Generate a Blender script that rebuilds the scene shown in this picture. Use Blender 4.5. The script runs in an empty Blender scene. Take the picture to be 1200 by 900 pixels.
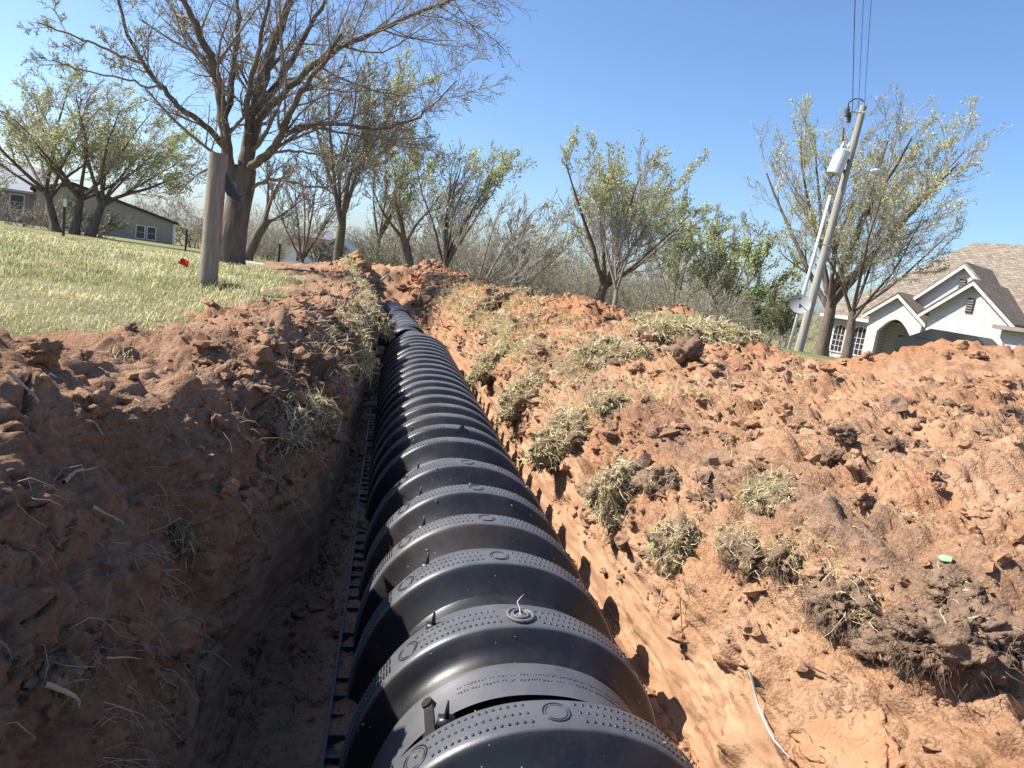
import bpy, math, random
import numpy as np
from mathutils import Vector, Matrix

SC = bpy.context.scene
COL = SC.collection
rng = np.random.default_rng(7)
random.seed(7)
R = math.radians

# ------------------------------------------------------------------ camera
FPX, ROLL, PITCH, YAW, EYE = 833.0, R(8.3), R(8.95), R(9.45), 0.47
cam_d = bpy.data.cameras.new('camera')
cam = bpy.data.objects.new('camera', cam_d); COL.objects.link(cam)
right0 = Vector((math.cos(YAW), -math.sin(YAW), 0))
fwd = Vector((math.sin(YAW)*math.cos(PITCH), math.cos(YAW)*math.cos(PITCH), -math.sin(PITCH)))
up0 = right0.cross(fwd)
cx = right0*math.cos(ROLL) + up0*math.sin(ROLL)
cy = up0*math.cos(ROLL) - right0*math.sin(ROLL)
cam.matrix_world = Matrix(((cx.x, cy.x, -fwd.x, 0), (cx.y, cy.y, -fwd.y, 0), (cx.z, cy.z, -fwd.z, EYE), (0, 0, 0, 1)))
cam_d.sensor_width = 36; cam_d.lens = FPX/1200*36
cam_d.clip_start = 0.02; cam_d.clip_end = 9000
SC.camera = cam

# ------------------------------------------------------------------ sky and sun
SUN_EL, SUN_AZ = R(43), R(-79)          # azimuth from +Y, clockwise positive: the sun stands to the left
sun_dir = Vector((math.sin(SUN_AZ)*math.cos(SUN_EL), math.cos(SUN_AZ)*math.cos(SUN_EL), math.sin(SUN_EL)))
W = bpy.data.worlds.new('World'); SC.world = W; W.use_nodes = True
wn = W.node_tree.nodes; wl = W.node_tree.links
sky = wn.new('ShaderNodeTexSky'); sky.sky_type = 'NISHITA'; sky.sun_disc = False
sky.sun_elevation = SUN_EL; sky.sun_rotation = SUN_AZ
sky.air_density = 1.0; sky.dust_density = 1.3; sky.ozone_density = 7.0; sky.altitude = 300
wl.new(sky.outputs[0], wn['Background'].inputs[0]); wn['Background'].inputs[1].default_value = 0.110
sd = bpy.data.lights.new('sun', 'SUN'); sd.energy = 5.0; sd.angle = R(0.53); sd.color = (1.0, 0.95, 0.87)
so = bpy.data.objects.new('sun', sd); COL.objects.link(so)
so.rotation_euler = sun_dir.to_track_quat('Z', 'Y').to_euler(); so.location = (-20, 0, 30)
SC.view_settings.view_transform = 'Standard'; SC.view_settings.look = 'None'
SC.view_settings.exposure = 0.95; SC.view_settings.gamma = 1; SC.view_settings.use_curve_mapping = False

# ------------------------------------------------------------------ placing helpers (author's ruler)
def ray(px, py):
    v = cx*((px-600)/FPX) - cy*((py-450)/FPX) + fwd
    return v
def at_dist(px, py, Y):
    v = ray(px, py); t = Y/v.y
    return Vector((v.x*t, Y, EYE+v.z*t))
def at_z(px, py, z):
    v = ray(px, py); t = (z-EYE)/v.z
    return Vector((v.x*t, v.y*t, z))
CXn, CYn, FWn = (np.array(v, dtype=np.float64) for v in (cx, cy, fwd))
def project(P):
    Q = P - np.array([0, 0, EYE]); d = Q@FWn; d = np.where(np.abs(d) < 1e-4, 1e-4, d)
    return 600+FPX*(Q@CXn)/d, 450-FPX*(Q@CYn)/d, d

# ------------------------------------------------------------------ noise
G16 = np.array([[1,1,0],[-1,1,0],[1,-1,0],[-1,-1,0],[1,0,1],[-1,0,1],[1,0,-1],[-1,0,-1],
                [0,1,1],[0,-1,1],[0,1,-1],[0,-1,-1],[1,1,0],[-1,1,0],[0,-1,1],[0,-1,-1]], dtype=np.float32)
def hsh(x, y, z, s):
    h = x.astype(np.uint32)*np.uint32(374761393) + y.astype(np.uint32)*np.uint32(668265263) + z.astype(np.uint32)*np.uint32(2147483647) + np.uint32((s*974711) & 0xffffffff)
    h = (h ^ (h >> np.uint32(13)))*np.uint32(1274126177)
    h = (h ^ (h >> np.uint32(15)))*np.uint32(2246822519)
    return h ^ (h >> np.uint32(16))
def perlin(P, s=0):
    i = np.floor(P).astype(np.int32); f = (P-i).astype(np.float32)
    u = f*f*f*(f*(f*6-15)+10)
    out = np.zeros(len(P), np.float32)
    for a in (0, 1):
        for b in (0, 1):
            for c in (0, 1):
                g = G16[hsh(i[:,0]+a, i[:,1]+b, i[:,2]+c, s) & 15]
                w = (u[:,0] if a else 1-u[:,0])*(u[:,1] if b else 1-u[:,1])*(u[:,2] if c else 1-u[:,2])
                out += w*(g[:,0]*(f[:,0]-a)+g[:,1]*(f[:,1]-b)+g[:,2]*(f[:,2]-c))
    return out
def fbm(P, octs, s=0, gain=.5):
    o = np.zeros(len(P), np.float32); a = 1.0
    for k in range(octs):
        o += a*perlin(P*(2.03**k)+k*7.3, s+k); a *= gain
    return o
def billow(P, octs, s=0, gain=.5):
    o = np.zeros(len(P), np.float32); a = 1.0
    for k in range(octs):
        o += a*(np.abs(perlin(P*(2.07**k)+k*3.7, s+k))*2-.5); a *= gain
    return o
def worley(P, s=0):
    i = np.floor(P).astype(np.int32); f = (P-i).astype(np.float32)
    best = np.full(len(P), 9., np.float32); bid = np.zeros(len(P), np.uint32)
    for a in (-1, 0, 1):
        for b in (-1, 0, 1):
            for c in (-1, 0, 1):
                h = hsh(i[:,0]+a, i[:,1]+b, i[:,2]+c, s)
                dx = a+((h & 1023)/1023.).astype(np.float32)-f[:,0]
                dy = b+(((h >> np.uint32(10)) & 1023)/1023.).astype(np.float32)-f[:,1]
                dz = c+(((h >> np.uint32(20)) & 1023)/1023.).astype(np.float32)-f[:,2]
                d = dx*dx+dy*dy+dz*dz
                m = d < best; best = np.where(m, d, best); bid = np.where(m, h, bid)
    return np.sqrt(best), ((hsh(bid.astype(np.int32), bid.astype(np.int32), bid.astype(np.int32), s+5) & 65535)/65535.).astype(np.float32)
def sstep(a, b, x):
    t = np.clip((x-a)/(b-a), 0, 1); return t*t*(3-2*t)

# ------------------------------------------------------------------ mesh helpers
def mesh_np(name, V, F, smooth=True, color=None, attrs=None):
    """V (n,3); F (m,3|4) or list of such arrays"""
    me = bpy.data.meshes.new(name)
    V = np.ascontiguousarray(V, dtype=np.float32)
    Fs = F if isinstance(F, list) else [F]
    Fs = [np.asarray(f, np.int32) for f in Fs if len(f)]
    me.vertices.add(len(V)); me.vertices.foreach_set('co', V.ravel())
    li = np.concatenate([f.ravel() for f in Fs]); tot = np.concatenate([np.full(len(f), f.shape[1], np.int32) for f in Fs])
    ls = np.concatenate([[0], np.cumsum(tot)[:-1]]).astype(np.int32)
    me.loops.add(len(li)); me.loops.foreach_set('vertex_index', li)
    me.polygons.add(len(tot)); me.polygons.foreach_set('loop_start', ls)
    me.polygons.foreach_set('use_smooth', np.full(len(tot), smooth))
    me.update(calc_edges=True)
    if color is not None:
        a = me.attributes.new('col', 'FLOAT_COLOR', 'POINT')
        c = np.ones((len(V), 4), np.float32); c[:, :3] = color
        a.data.foreach_set('color', c.ravel())
    for k, v in (attrs or {}).items():
        a = me.attributes.new(k, 'FLOAT', 'POINT'); a.data.foreach_set('value', np.asarray(v, np.float32))
    return me
def link(name, me, mat=None, parent=None, loc=None):
    o = bpy.data.objects.new(name, me); COL.objects.link(o)
    if mat is not None and me is not None and len(me.materials) == 0: me.materials.append(mat)
    if parent is not None: o.parent = parent
    if loc is not None: o.location = loc
    return o
def tag(o, label=None, cat=None, group=None, kind=None):
    if label: o['label'] = label
    if cat: o['category'] = cat
    if group: o['group'] = group
    if kind: o['kind'] = kind
    return o
def empty(name, loc=(0, 0, 0), rz=0.0):
    o = bpy.data.objects.new(name, None); COL.objects.link(o); o.location = loc; o.rotation_euler = (0, 0, rz)
    o.empty_display_size = .1
    return o
class MB:
    """collects simple solids into one mesh"""
    def __init__(s): s.v = []; s.f = []; s.n = 0
    def add(s, V, F):
        V = np.asarray(V, float); s.v.append(V); s.f += [tuple(i+s.n for i in f) for f in F]; s.n += len(V); return s
    def box(s, a, b, M=None):
        x0, y0, z0 = a; x1, y1, z1 = b
        V = np.array([[x0,y0,z0],[x1,y0,z0],[x1,y1,z0],[x0,y1,z0],[x0,y0,z1],[x1,y0,z1],[x1,y1,z1],[x0,y1,z1]])
        if M is not None: V = np.array([M@Vector(v) for v in V])
        return s.add(V, [(0,3,2,1),(4,5,6,7),(0,1,5,4),(1,2,6,5),(2,3,7,6),(3,0,4,7)])
    def prism(s, poly, y0, y1):
        """poly: list of (x,z), extruded along y"""
        n = len(poly); V = [(x, y0, z) for x, z in poly]+[(x, y1, z) for x, z in poly]
        F = [tuple(range(n)), tuple(range(2*n-1, n-1, -1))]+[(i, i+n, (i+1) % n+n, (i+1) % n) for i in range(n)]
        return s.add(V, F)
    def cyl(s, a, b, r0, r1=None, n=12, caps=True):
        r1 = r0 if r1 is None else r1
        a = Vector(a); b = Vector(b); t = (b-a).normalized()
        u = t.orthogonal().normalized(); w = t.cross(u)
        V = [a+(u*math.cos(k*2*math.pi/n)+w*math.sin(k*2*math.pi/n))*r0 for k in range(n)]
        V += [b+(u*math.cos(k*2*math.pi/n)+w*math.sin(k*2*math.pi/n))*r1 for k in range(n)]
        F = [(k, (k+1) % n, (k+1) % n+n, k+n) for k in range(n)]
        if caps: F += [tuple(range(n-1, -1, -1)), tuple(range(n, 2*n))]
        return s.add([tuple(v) for v in V], F)
    def tube(s, pts, r, n=6):
        V, F = tubes([(np.array(pts, float), np.full(len(pts), r) if np.isscalar(r) else np.array(r, float))], n)
        return s.add(V, [tuple(f) for f in F])
    def build(s, name, mat, parent=None, smooth=False):
        me = bpy.data.meshes.new(name); me.from_pydata([tuple(v) for v in np.concatenate(s.v)], [], s.f)
        if smooth:
            for p in me.polygons: p.use_smooth = True
        me.update(); me.materials.append(mat)
        return link(name, me, None, parent)
def tubes(paths, n=4):
    """list of (pts Kx3, radii K) -> verts, quads"""
    by = {}
    for p, r in paths: by.setdefault(len(p), []).append((p, r))
    Vs, Fs, off = [], [], 0
    ang = np.arange(n)*2*np.pi/n; ca, sa = np.cos(ang), np.sin(ang)
    for K, lst in by.items():
        P = np.array([p for p, r in lst], float); Rr = np.array([r for p, r in lst], float)
        T = np.gradient(P, axis=1); T /= np.linalg.norm(T, axis=2, keepdims=True)+1e-9
        ref = np.where(np.abs(T[:, :1, 2:3]) > .9, np.array([1., 0, 0]), np.array([0, 0, 1.]))
        ref = np.broadcast_to(ref, T.shape)
        U = np.cross(T, ref); U /= np.linalg.norm(U, axis=2, keepdims=True)+1e-9
        Wv = np.cross(T, U)
        V = P[:, :, None, :]+Rr[:, :, None, None]*(U[:, :, None, :]*ca[None, None, :, None]+Wv[:, :, None, :]*sa[None, None, :, None])
        B = len(lst); idx = np.arange(B*K*n).reshape(B, K, n)+off
        q = np.stack([idx[:, :-1, :], np.roll(idx, -1, 2)[:, :-1, :], np.roll(idx, -1, 2)[:, 1:, :], idx[:, 1:, :]], -1)
        Vs.append(V.reshape(-1, 3)); Fs.append(q.reshape(-1, 4)); off += B*K*n
    return np.concatenate(Vs), np.concatenate(Fs)

# ------------------------------------------------------------------ materials
def new_mat(name, rough=.8, spec=.3):
    m = bpy.data.materials.new(name); m.use_nodes = True
    b = m.node_tree.nodes['Principled BSDF']; b.inputs['Roughness'].default_value = rough
    b.inputs['Specular IOR Level'].default_value = spec
    return m, m.node_tree.nodes, m.node_tree.links, b
def nd(N, t, **kw):
    n = N.new(t)
    for k, v in kw.items():
        if k in n.inputs: n.inputs[k].default_value = v
        else: setattr(n, k, v)
    return n
def ramp(N, L, src, stops):
    r = N.new('ShaderNodeValToRGB'); e = r.color_ramp.elements
    while len(e) < len(stops): e.new(.5)
    for k, (p, c) in enumerate(stops): e[k].position = p; e[k].color = (*c, 1)
    L.new(src, r.inputs[0]); return r.outputs[0]
def simple(name, c1, c2=None, scale=8., rough=.8, spec=.3, bump=0., bscale=40., metal=0., dist=.01, stretch=None):
    m, N, L, b = new_mat(name, rough, spec); b.inputs['Metallic'].default_value = metal
    c2 = c2 or tuple(x*.7 for x in c1)
    tc = nd(N, 'ShaderNodeTexCoord'); src = tc.outputs['Object']
    if stretch:
        mp = nd(N, 'ShaderNodeMapping'); mp.inputs['Scale'].default_value = stretch; L.new(src, mp.inputs[0]); src = mp.outputs[0]
    n = nd(N, 'ShaderNodeTexNoise', Scale=scale, Detail=6., Roughness=.65); L.new(src, n.inputs['Vector'])
    L.new(ramp(N, L, n.outputs['Fac'], [(.3, c2), (.7, c1)]), b.inputs['Base Color'])
    if bump:
        n2 = nd(N, 'ShaderNodeTexNoise', Scale=bscale, Detail=5.); L.new(src, n2.inputs['Vector'])
        bp = nd(N, 'ShaderNodeBump', Strength=bump, Distance=dist); L.new(n2.outputs['Fac'], bp.inputs['Height']); L.new(bp.outputs[0], b.inputs['Normal'])
    return m
def col_mat(name, rough=.75, spec=.2, trans=0.):
    """colour from the mesh's own 'col' attribute (leaf to leaf, blade to blade)"""
    m, N, L, b = new_mat(name, rough, spec)
    a = nd(N, 'ShaderNodeAttribute', attribute_name='col'); L.new(a.outputs['Color'], b.inputs['Base Color'])
    if trans:
        t = nd(N, 'ShaderNodeBsdfTranslucent'); L.new(a.outputs['Color'], t.inputs[0])
        mx = nd(N, 'ShaderNodeMixShader'); mx.inputs[0].default_value = trans
        L.new(b.outputs[0], mx.inputs[1]); L.new(t.outputs[0], mx.inputs[2]); L.new(mx.outputs[0], N['Material Output'].inputs['Surface'])
    return m
def soil_mat():
    m, N, L, b = new_mat('red_soil', .95, .12)
    tc = nd(N, 'ShaderNodeTexCoord'); P = tc.outputs['Object']
    n1 = nd(N, 'ShaderNodeTexNoise', Scale=3.2, Detail=8., Roughness=.7); L.new(P, n1.inputs['Vector'])
    red = ramp(N, L, n1.outputs['Fac'], [(.3, (.34, .185, .100)), (.5, (.455, .268, .156)), (.72, (.54, .35, .225))])
    n2 = nd(N, 'ShaderNodeTexNoise', Scale=60., Detail=5., Roughness=.7); L.new(P, n2.inputs['Vector'])
    sp = ramp(N, L, n2.outputs['Fac'], [(.28, (.60, .58, .56)), (.62, (1.08, 1.06, 1.05))])
    mul = nd(N, 'ShaderNodeMixRGB', blend_type='MULTIPLY'); mul.inputs[0].default_value = 1
    L.new(red, mul.inputs[1]); L.new(sp, mul.inputs[2])
    top = ramp(N, L, n2.outputs['Fac'], [(.3, (.115, .075, .052)), (.7, (.26, .180, .130))])
    a = nd(N, 'ShaderNodeAttribute', attribute_name='topsoil')
    mx = nd(N, 'ShaderNodeMixRGB'); L.new(a.outputs['Fac'], mx.inputs[0]); L.new(mul.outputs[0], mx.inputs[1]); L.new(top, mx.inputs[2])
    # clean cut clay: paler and even, with scrape lines along the digging direction
    mp = nd(N, 'ShaderNodeMapping'); mp.inputs['Scale'].default_value = (4, 1.6, 5); L.new(P, mp.inputs[0])
    n3 = nd(N, 'ShaderNodeTexNoise', Scale=3., Detail=5.); L.new(mp.outputs[0], n3.inputs['Vector'])
    cut = ramp(N, L, n3.outputs['Fac'], [(.3, (.27, .150, .086)), (.5, (.365, .212, .122)), (.7, (.42, .255, .155))])
    a2 = nd(N, 'ShaderNodeAttribute', attribute_name='cut')
    mx2 = nd(N, 'ShaderNodeMixRGB'); L.new(a2.outputs['Fac'], mx2.inputs[0]); L.new(mx.outputs[0], mx2.inputs[1]); L.new(cut, mx2.inputs[2])
    # fresher, redder subsoil on the far heaps
    a4 = nd(N, 'ShaderNodeAttribute', attribute_name='red'); rd_ = nd(N, 'ShaderNodeMixRGB', blend_type='MULTIPLY'); L.new(a4.outputs['Fac'], rd_.inputs[0]); L.new(mx2.outputs[0], rd_.inputs[1]); rd_.inputs[2].default_value = (.88, .74, .65, 1); mx2 = rd_
    # left bank: darker moist soil, with its shade also painted into the colour
    a3 = nd(N, 'ShaderNodeAttribute', attribute_name='damp_shade'); dm = nd(N, 'ShaderNodeMixRGB', blend_type='MULTIPLY'); L.new(a3.outputs['Fac'], dm.inputs[0]); L.new(mx2.outputs[0], dm.inputs[1]); dm.inputs[2].default_value = (.72, .67, .65, 1)
    L.new(dm.outputs[0], b.inputs['Base Color'])
    n4 = nd(N, 'ShaderNodeTexNoise', Scale=170., Detail=6., Roughness=.7); L.new(P, n4.inputs['Vector'])
    vo = nd(N, 'ShaderNodeTexVoronoi', Scale=130.); L.new(P, vo.inputs['Vector'])
    inv = nd(N, 'ShaderNodeMath', operation='MULTIPLY_ADD'); L.new(vo.outputs['Distance'], inv.inputs[0]); inv.inputs[1].default_value = -.5; L.new(n4.outputs['Fac'], inv.inputs[2])
    st = nd(N, 'ShaderNodeMath', operation='MULTIPLY_ADD'); L.new(a2.outputs['Fac'], st.inputs[0]); st.inputs[1].default_value = -.7; st.inputs[2].default_value = .9
    bp = nd(N, 'ShaderNodeBump', Distance=.009); L.new(st.outputs[0], bp.inputs['Strength']); L.new(inv.outputs[0], bp.inputs['Height'])
    L.new(bp.outputs[0], b.inputs['Normal'])
    return m
M = {}
M['soil'] = soil_mat()
M['sod'] = simple('sod_soil', (.28, .185, .122), (.125, .080, .054), 30, .95, .1, .9, 120)
M['grass'] = col_mat('grass_blades', .7, .2, .25)
M['leaf'] = col_mat('young_leaves', .6, .25, .35)
M['bark'] = simple('dark_bark', (.21, .165, .13), (.085, .064, .052), 9, .95, .1, .9, 26, dist=.02, stretch=(1, 1, .25))
M['twig'] = simple('grey_twigs', (.30, .255, .215), (.17, .14, .115), 3, .9, .15)
M['twig_pale'] = simple('pale_twigs', (.40, .36, .31), (.25, .215, .185), 3, .9, .15)
M['root'] = simple('dry_root', (.50, .40, .29), (.26, .18, .12), 20, .85, .2)
M['root_dark'] = simple('brown_root_hairs', (.26, .19, .135), (.12, .085, .06), 30, .9, .1)
M['post'] = simple('weathered_post_wood', (.34, .29, .235), (.17, .135, .105), 5, .9, .15, .6, 30, stretch=(6, 6, .7))
M['pole'] = simple('silver_pole_wood', (.40, .37, .335), (.22, .195, .17), 3, .9, .15, .3, 12, stretch=(5, 5, .4))
M['metal'] = simple('galvanised_metal', (.55, .56, .57), (.42, .43, .44), 4, .45, .5, metal=.5)
M['can'] = simple('grey_enamel', (.60, .61, .61), (.50, .51, .52), 3, .45, .5)
M['dark_metal'] = simple('dark_metal', (.05, .05, .05), (.03, .03, .03), 10, .5, .4)
M['rust'] = simple('rusted_steel', (.10, .075, .055), (.05, .035, .028), 20, .8, .3)
M['wire'] = simple('black_wire', (.02, .02, .02), None, 5, .6, .3)
M['red'] = simple('red_vinyl', (.75, .012, .018), (.62, .01, .015), 5, .5, .4)
M['white'] = simple('white_paint', (.78, .78, .76), (.66, .66, .64), 6, .7, .3)

# ================================================================== SETTING: ground sheet
def axis_x(y):
    y = np.asarray(y, float)
    return np.where(y < 7.4, .40-.0238*y, .40-.0238*7.4-.085*(y-7.4))
def ground_z(x, y):
    x = np.asarray(x, float); y = np.asarray(y, float)
    r = np.hypot(x, y)
    z = -.029*np.maximum(0, r-10)-.035*np.maximum(0, x-4)
    z = z+.012*np.maximum(0, -x-6)*sstep(8, 30, r)
    return np.maximum(z, -3.6)
KY = np.array([-.6, .3, .9, 1.3, 1.8, 2.3, 2.8, 3.4, 4.2, 5.5, 7.2, 9.5, 12, 15.5])
# control points across the dig: x relative to the trench axis, z; one row each, keyed on KY
CTRL = [
 # outer left edge, under the turf
 ([-3.4,-3.4,-3.4,-3.2,-2.9,-2.5,-2.2,-2.1,-2.0,-1.9,-1.9,-2.0,-2.2,-2.4], [-.06]*14),
 # foot of left spoil
 ([-2.0,-2.0,-2.0,-1.95,-1.8,-1.5,-1.35,-1.35,-1.3,-1.2,-1.15,-1.2,-1.4,-1.6], [-.02]*14),
 # outer crest
 ([-1.30,-1.30,-1.30,-1.28,-1.22,-1.14,-1.10,-1.06,-1.02,-.98,-.92,-.95,-1.1,-1.2], [.25,.26,.26,.25,.14,-.05,.02,.07,.05,.02,.01,.01,.01,.0]),
 # inner crest
 ([-.96,-.96,-.96,-.95,-.93,-.90,-.86,-.84,-.82,-.80,-.78,-.8,-.9,-1.0], [.12,.12,.12,.11,.06,-.06,.05,.10,.07,.03,.02,.02,.03,.0]),
 # bank below the crest
 ([-.80,-.80,-.80,-.79,-.77,-.75,-.68,-.66,-.64,-.63,-.62,-.60,-.7,-.9], [-.14,-.14,-.14,-.14,-.14,-.17,-.10,-.06,-.05,-.05,-.06,-.06,.0,.0]),
 # top of clean cut, left
 ([-.70,-.70,-.72,-.73,-.75,-.73,-.60,-.57,-.56,-.54,-.53,-.50,-.5,-.8], [-.55,-.55,-.55,-.54,-.50,-.42,-.26,-.20,-.17,-.16,-.16,-.16,-.06,.0]),
 # foot of left wall
 ([-.66,-.66,-.68,-.69,-.70,-.68,-.56,-.53,-.52,-.51,-.5,-.46,-.42,-.6], [-.785]*10+[-.76,-.64,-.35,.0]),
 # floor, left and right of the chamber row
 ([-.41]*14, [-.752]*10+[-.74,-.64,-.36,.0]),
 ([.41]*14, [-.752]*10+[-.74,-.64,-.36,.0]),
 # foot of right wall
 ([.54,.54,.55,.56,.56,.55,.52,.51,.50,.50,.50,.46,.42,.6], [-.765]*10+[-.74,-.64,-.35,.0]),
 # top of clean cut, right
 ([.59,.59,.60,.61,.61,.60,.56,.56,.55,.55,.55,.52,.5,.7], [-.40,-.40,-.41,-.41,-.38,-.40,-.44,-.42,-.36,-.32,-.28,-.24,-.05,.05]),
 # bank
 ([.86,.86,.87,.88,.88,.86,.82,.78,.76,.74,.72,.68,.66,.9], [-.14,-.14,-.13,-.12,-.11,-.12,-.15,-.14,-.11,-.08,-.06,-.04,.08,.1]),
 ([1.3,1.3,1.32,1.35,1.35,1.3,1.25,1.2,1.15,1.1,1.05,1.0,1.0,1.2], [.03,.03,.03,.04,.05,.05,.03,.04,.07,.09,.10,.10,.14,.1]),
 ([2.2,2.2,2.2,2.2,2.2,2.15,2.1,2.0,1.9,1.8,1.7,1.6,1.5,1.6], [.12,.12,.12,.12,.13,.14,.13,.13,.14,.15,.16,.15,.12,.06]),
 ([3.6,3.6,3.6,3.6,3.6,3.5,3.4,3.3,3.1,2.9,2.6,2.4,2.2,2.2], [.14,.14,.14,.14,.15,.16,.16,.15,.13,.10,.06,.03,.0,-.02]),
 ([6.0,6.0,6.0,6.0,6.0,6.0,5.8,5.6,5.2,4.6,4.0,3.6,3.4,3.4], [.02,.02,.02,.02,.02,.02,.02,.0,-.03,-.05,-.06,-.08,-.12,-.2]),
 ([9.5,9.5,9.5,9.5,9.5,9.5,9.3,9,8.6,8.0,7.0,6.2,5.6,5.0], [-.35,-.35,-.35,-.35,-.35,-.35,-.35,-.35,-.36,-.36,-.36,-.36,-.4,-.45]),
]
DENS = [12, 32, 46, 92, 84, 56, 46, 20, 38, 66, 90, 96, 120, 130, 104, 30]
rows = [-.6]
while rows[-1] < 15.5: rows.append(rows[-1]+(.022 if rows[-1] < .2 else .0076*max(.75, rows[-1]+.1)))
YR = np.array(rows); NR = len(YR)
def keyed(v, y):
    t = np.interp(y, KY, np.arange(len(KY))); i = np.clip(np.floor(t).astype(int), 0, len(KY)-2); f = t-i
    f = f*f*(3-2*f); v = np.asarray(v, float)
    return v[i]*(1-f)+v[i+1]*f
cxs = np.array([keyed(c[0], YR) for c in CTRL]); czs = np.array([keyed(c[1], YR) for c in CTRL])   # (nctrl, NR)
# the spoil's edges wander along the trench
wob = lambda s, sc: fbm(np.stack([YR*sc, YR*0+s, YR*0], 1), 3, s)
for k in range(len(CTRL)):
    a = {1: .16, 2: .12, 3: .09, 4: .06, 5: .025, 10: .035, 11: .07, 12: .08}.get(k, .0)
    cxs[k] += a*wob(20+k, 1.5)
    cxs[k] += {4: .05, 11: .05}.get(k, 0)*wob(40+k, 5)
tt, seg = [], []
for k, d in enumerate(DENS):
    tt += list(k+np.arange(d)/d)
tt.append(len(DENS)); tt = np.array(tt); NC = len(tt)
i0 = np.clip(np.floor(tt).astype(int), 0, len(CTRL)-2); ft = tt-i0
X = cxs[i0].T*(1-ft)+cxs[i0+1].T*ft
Z = czs[i0].T*(1-ft)+czs[i0+1].T*ft
# round the polyline's corners
for it in range(14):
    w = np.where((np.abs(tt-6) < .3) | (np.abs(tt-9) < .3), .1, .5)[None, 1:-1]
    X[:, 1:-1] += w*((X[:, :-2]+X[:, 2:])/2-X[:, 1:-1]); Z[:, 1:-1] += w*((Z[:, :-2]+Z[:, 2:])/2-Z[:, 1:-1])
X += axis_x(YR)[:, None]; Yg = np.repeat(YR[:, None], NC, 1)
SEGT = np.repeat(tt[None], NR, 0)
# heaps thrown up on the right, and small ones on the left
outer_r = sstep(11, 12.2, SEGT); outer_l = 1-sstep(3.2, 4.0, SEGT)
HEAPS_R = [(3.75, 4.6, .75, .9, .26), (4.9, 4.3, .9, 1.1, .26), (2.2, 5.3, .42, .45, .17), (1.72, 7.0, .42, .6, .16), (1.25, 8.4, .5, .6, .07),
           (.55, 11.6, .9, 1.0, .16), (-.3, 12.8, .8, .7, .12), (3.4, 1.6, .6, .5, .10), (2.9, 3.0, .6, .5, .04), (2.6, 6.6, .6, .6, -.06),
           (3.3, 6.2, .7, 1.0, -.22), (3.0, 4.4, .35, .5, -.10), (3.4, 4.9, .45, .7, -.10), (4.6, 7.2, 1.0, 1.2, -.14), (1.0, 9.8, .5, .6, .08), (1.5, 1.0, .35, .3, .05)]
for hx, hy, sx, sy, hh in HEAPS_R:
    Z += outer_r*hh*np.exp(-((X-hx)/sx)**2-((Yg-hy)/sy)**2)
for hx, hy, sx, sy, hh in [(-.5, 13.8, .9, .9, .30), (-.9, 13.2, .5, .6, .10), (.3, 14.2, .8, .8, .20)]:
    Z += hh*np.exp(-((X-hx)/sx)**2-((Yg-hy)/sy)**2)
Z += outer_r*np.where(SEGT > 15, ground_z(X, Yg)*sstep(15, 16, SEGT), 0)
P = np.stack([X.ravel(), Yg.ravel(), Z.ravel()], 1).astype(np.float32)
Tn = SEGT.ravel(); cutL = .8*sstep(5.1, 5.35, Tn+.35*perlin(P*6, 6))*(1-sstep(5.95, 6.05, Tn)); cutR = sstep(8.95, 9.1, Tn)*(1-sstep(9.35, 9.95, Tn+.5*perlin(P*5, 3)+.3*perlin(P*13, 4)+.25*sstep(3, 6, P[:, 1])))
cut = np.clip(cutL+cutR, 0, 1)
floor = sstep(5.9, 6.05, Tn)*(1-sstep(8.95, 9.1, Tn))*(1-sstep(11.6, 12.4, P[:, 1])); cut = cut*(1-sstep(10.5, 12, P[:, 1]))
def grid_normals(P):
    G = P.reshape(NR, NC, 3); du = np.gradient(G, axis=0); dv = np.gradient(G, axis=1)
    n = np.cross(dv, du); n /= np.linalg.norm(n, axis=2, keepdims=True)+1e-9
    return n.reshape(-1, 3)
nrm = grid_normals(P)
if nrm[:, 2].mean() < 0: nrm = -nrm
rough = (1-cut)*(1-.55*floor)*sstep(0, 1, Tn)*(1-.8*sstep(15.2, 16, Tn))
# big slumps and lumps
big = fbm(P*2.3, 2, 11)*.075+billow(P*4.6, 2, 13)*.020
P = P+nrm*(big*rough*np.where(floor > .3, .3, 1))[:, None]
# clods: broken domes on a cell pattern, at four sizes
Pw = P+.03*np.stack([perlin(P*11, 21), perlin(P*11, 22), perlin(P*11, 23)], 1)+.010*np.stack([perlin(P*34, 24), perlin(P*34, 25), perlin(P*34, 26)], 1)
def clods(sc, thr, amp, s):
    d, h = worley(Pw*sc, s)
    return amp/sc*np.where(h > thr, np.clip(1.15-(d/.60)**2, 0, 1)**.6, 0)*(.3+h)
disp = clods(9., .72, .30, 31)+clods(19., .58, .34, 32)+clods(42., .44, .42, 33)+clods(90., .36, .38, 34)
disp += billow(P*13, 5, 50, .55)*.013+fbm(P*95, 2, 60, .7)*.0022
# deep cracks and undercut hollows between slabs of dug clay
cr = perlin(P*np.array([6, 6, 8])+.5*np.stack([perlin(P*15, 71), perlin(P*15, 73), perlin(P*15, 74)], 1), 70)
disp -= .050*np.exp(-((cr+.02)/.030)**2)*(perlin(P*2.6, 72) > .10)
P = P+nrm*(disp*rough*(1-.35*(1-sstep(3.5, 4.5, Tn))))[:, None]
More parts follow.
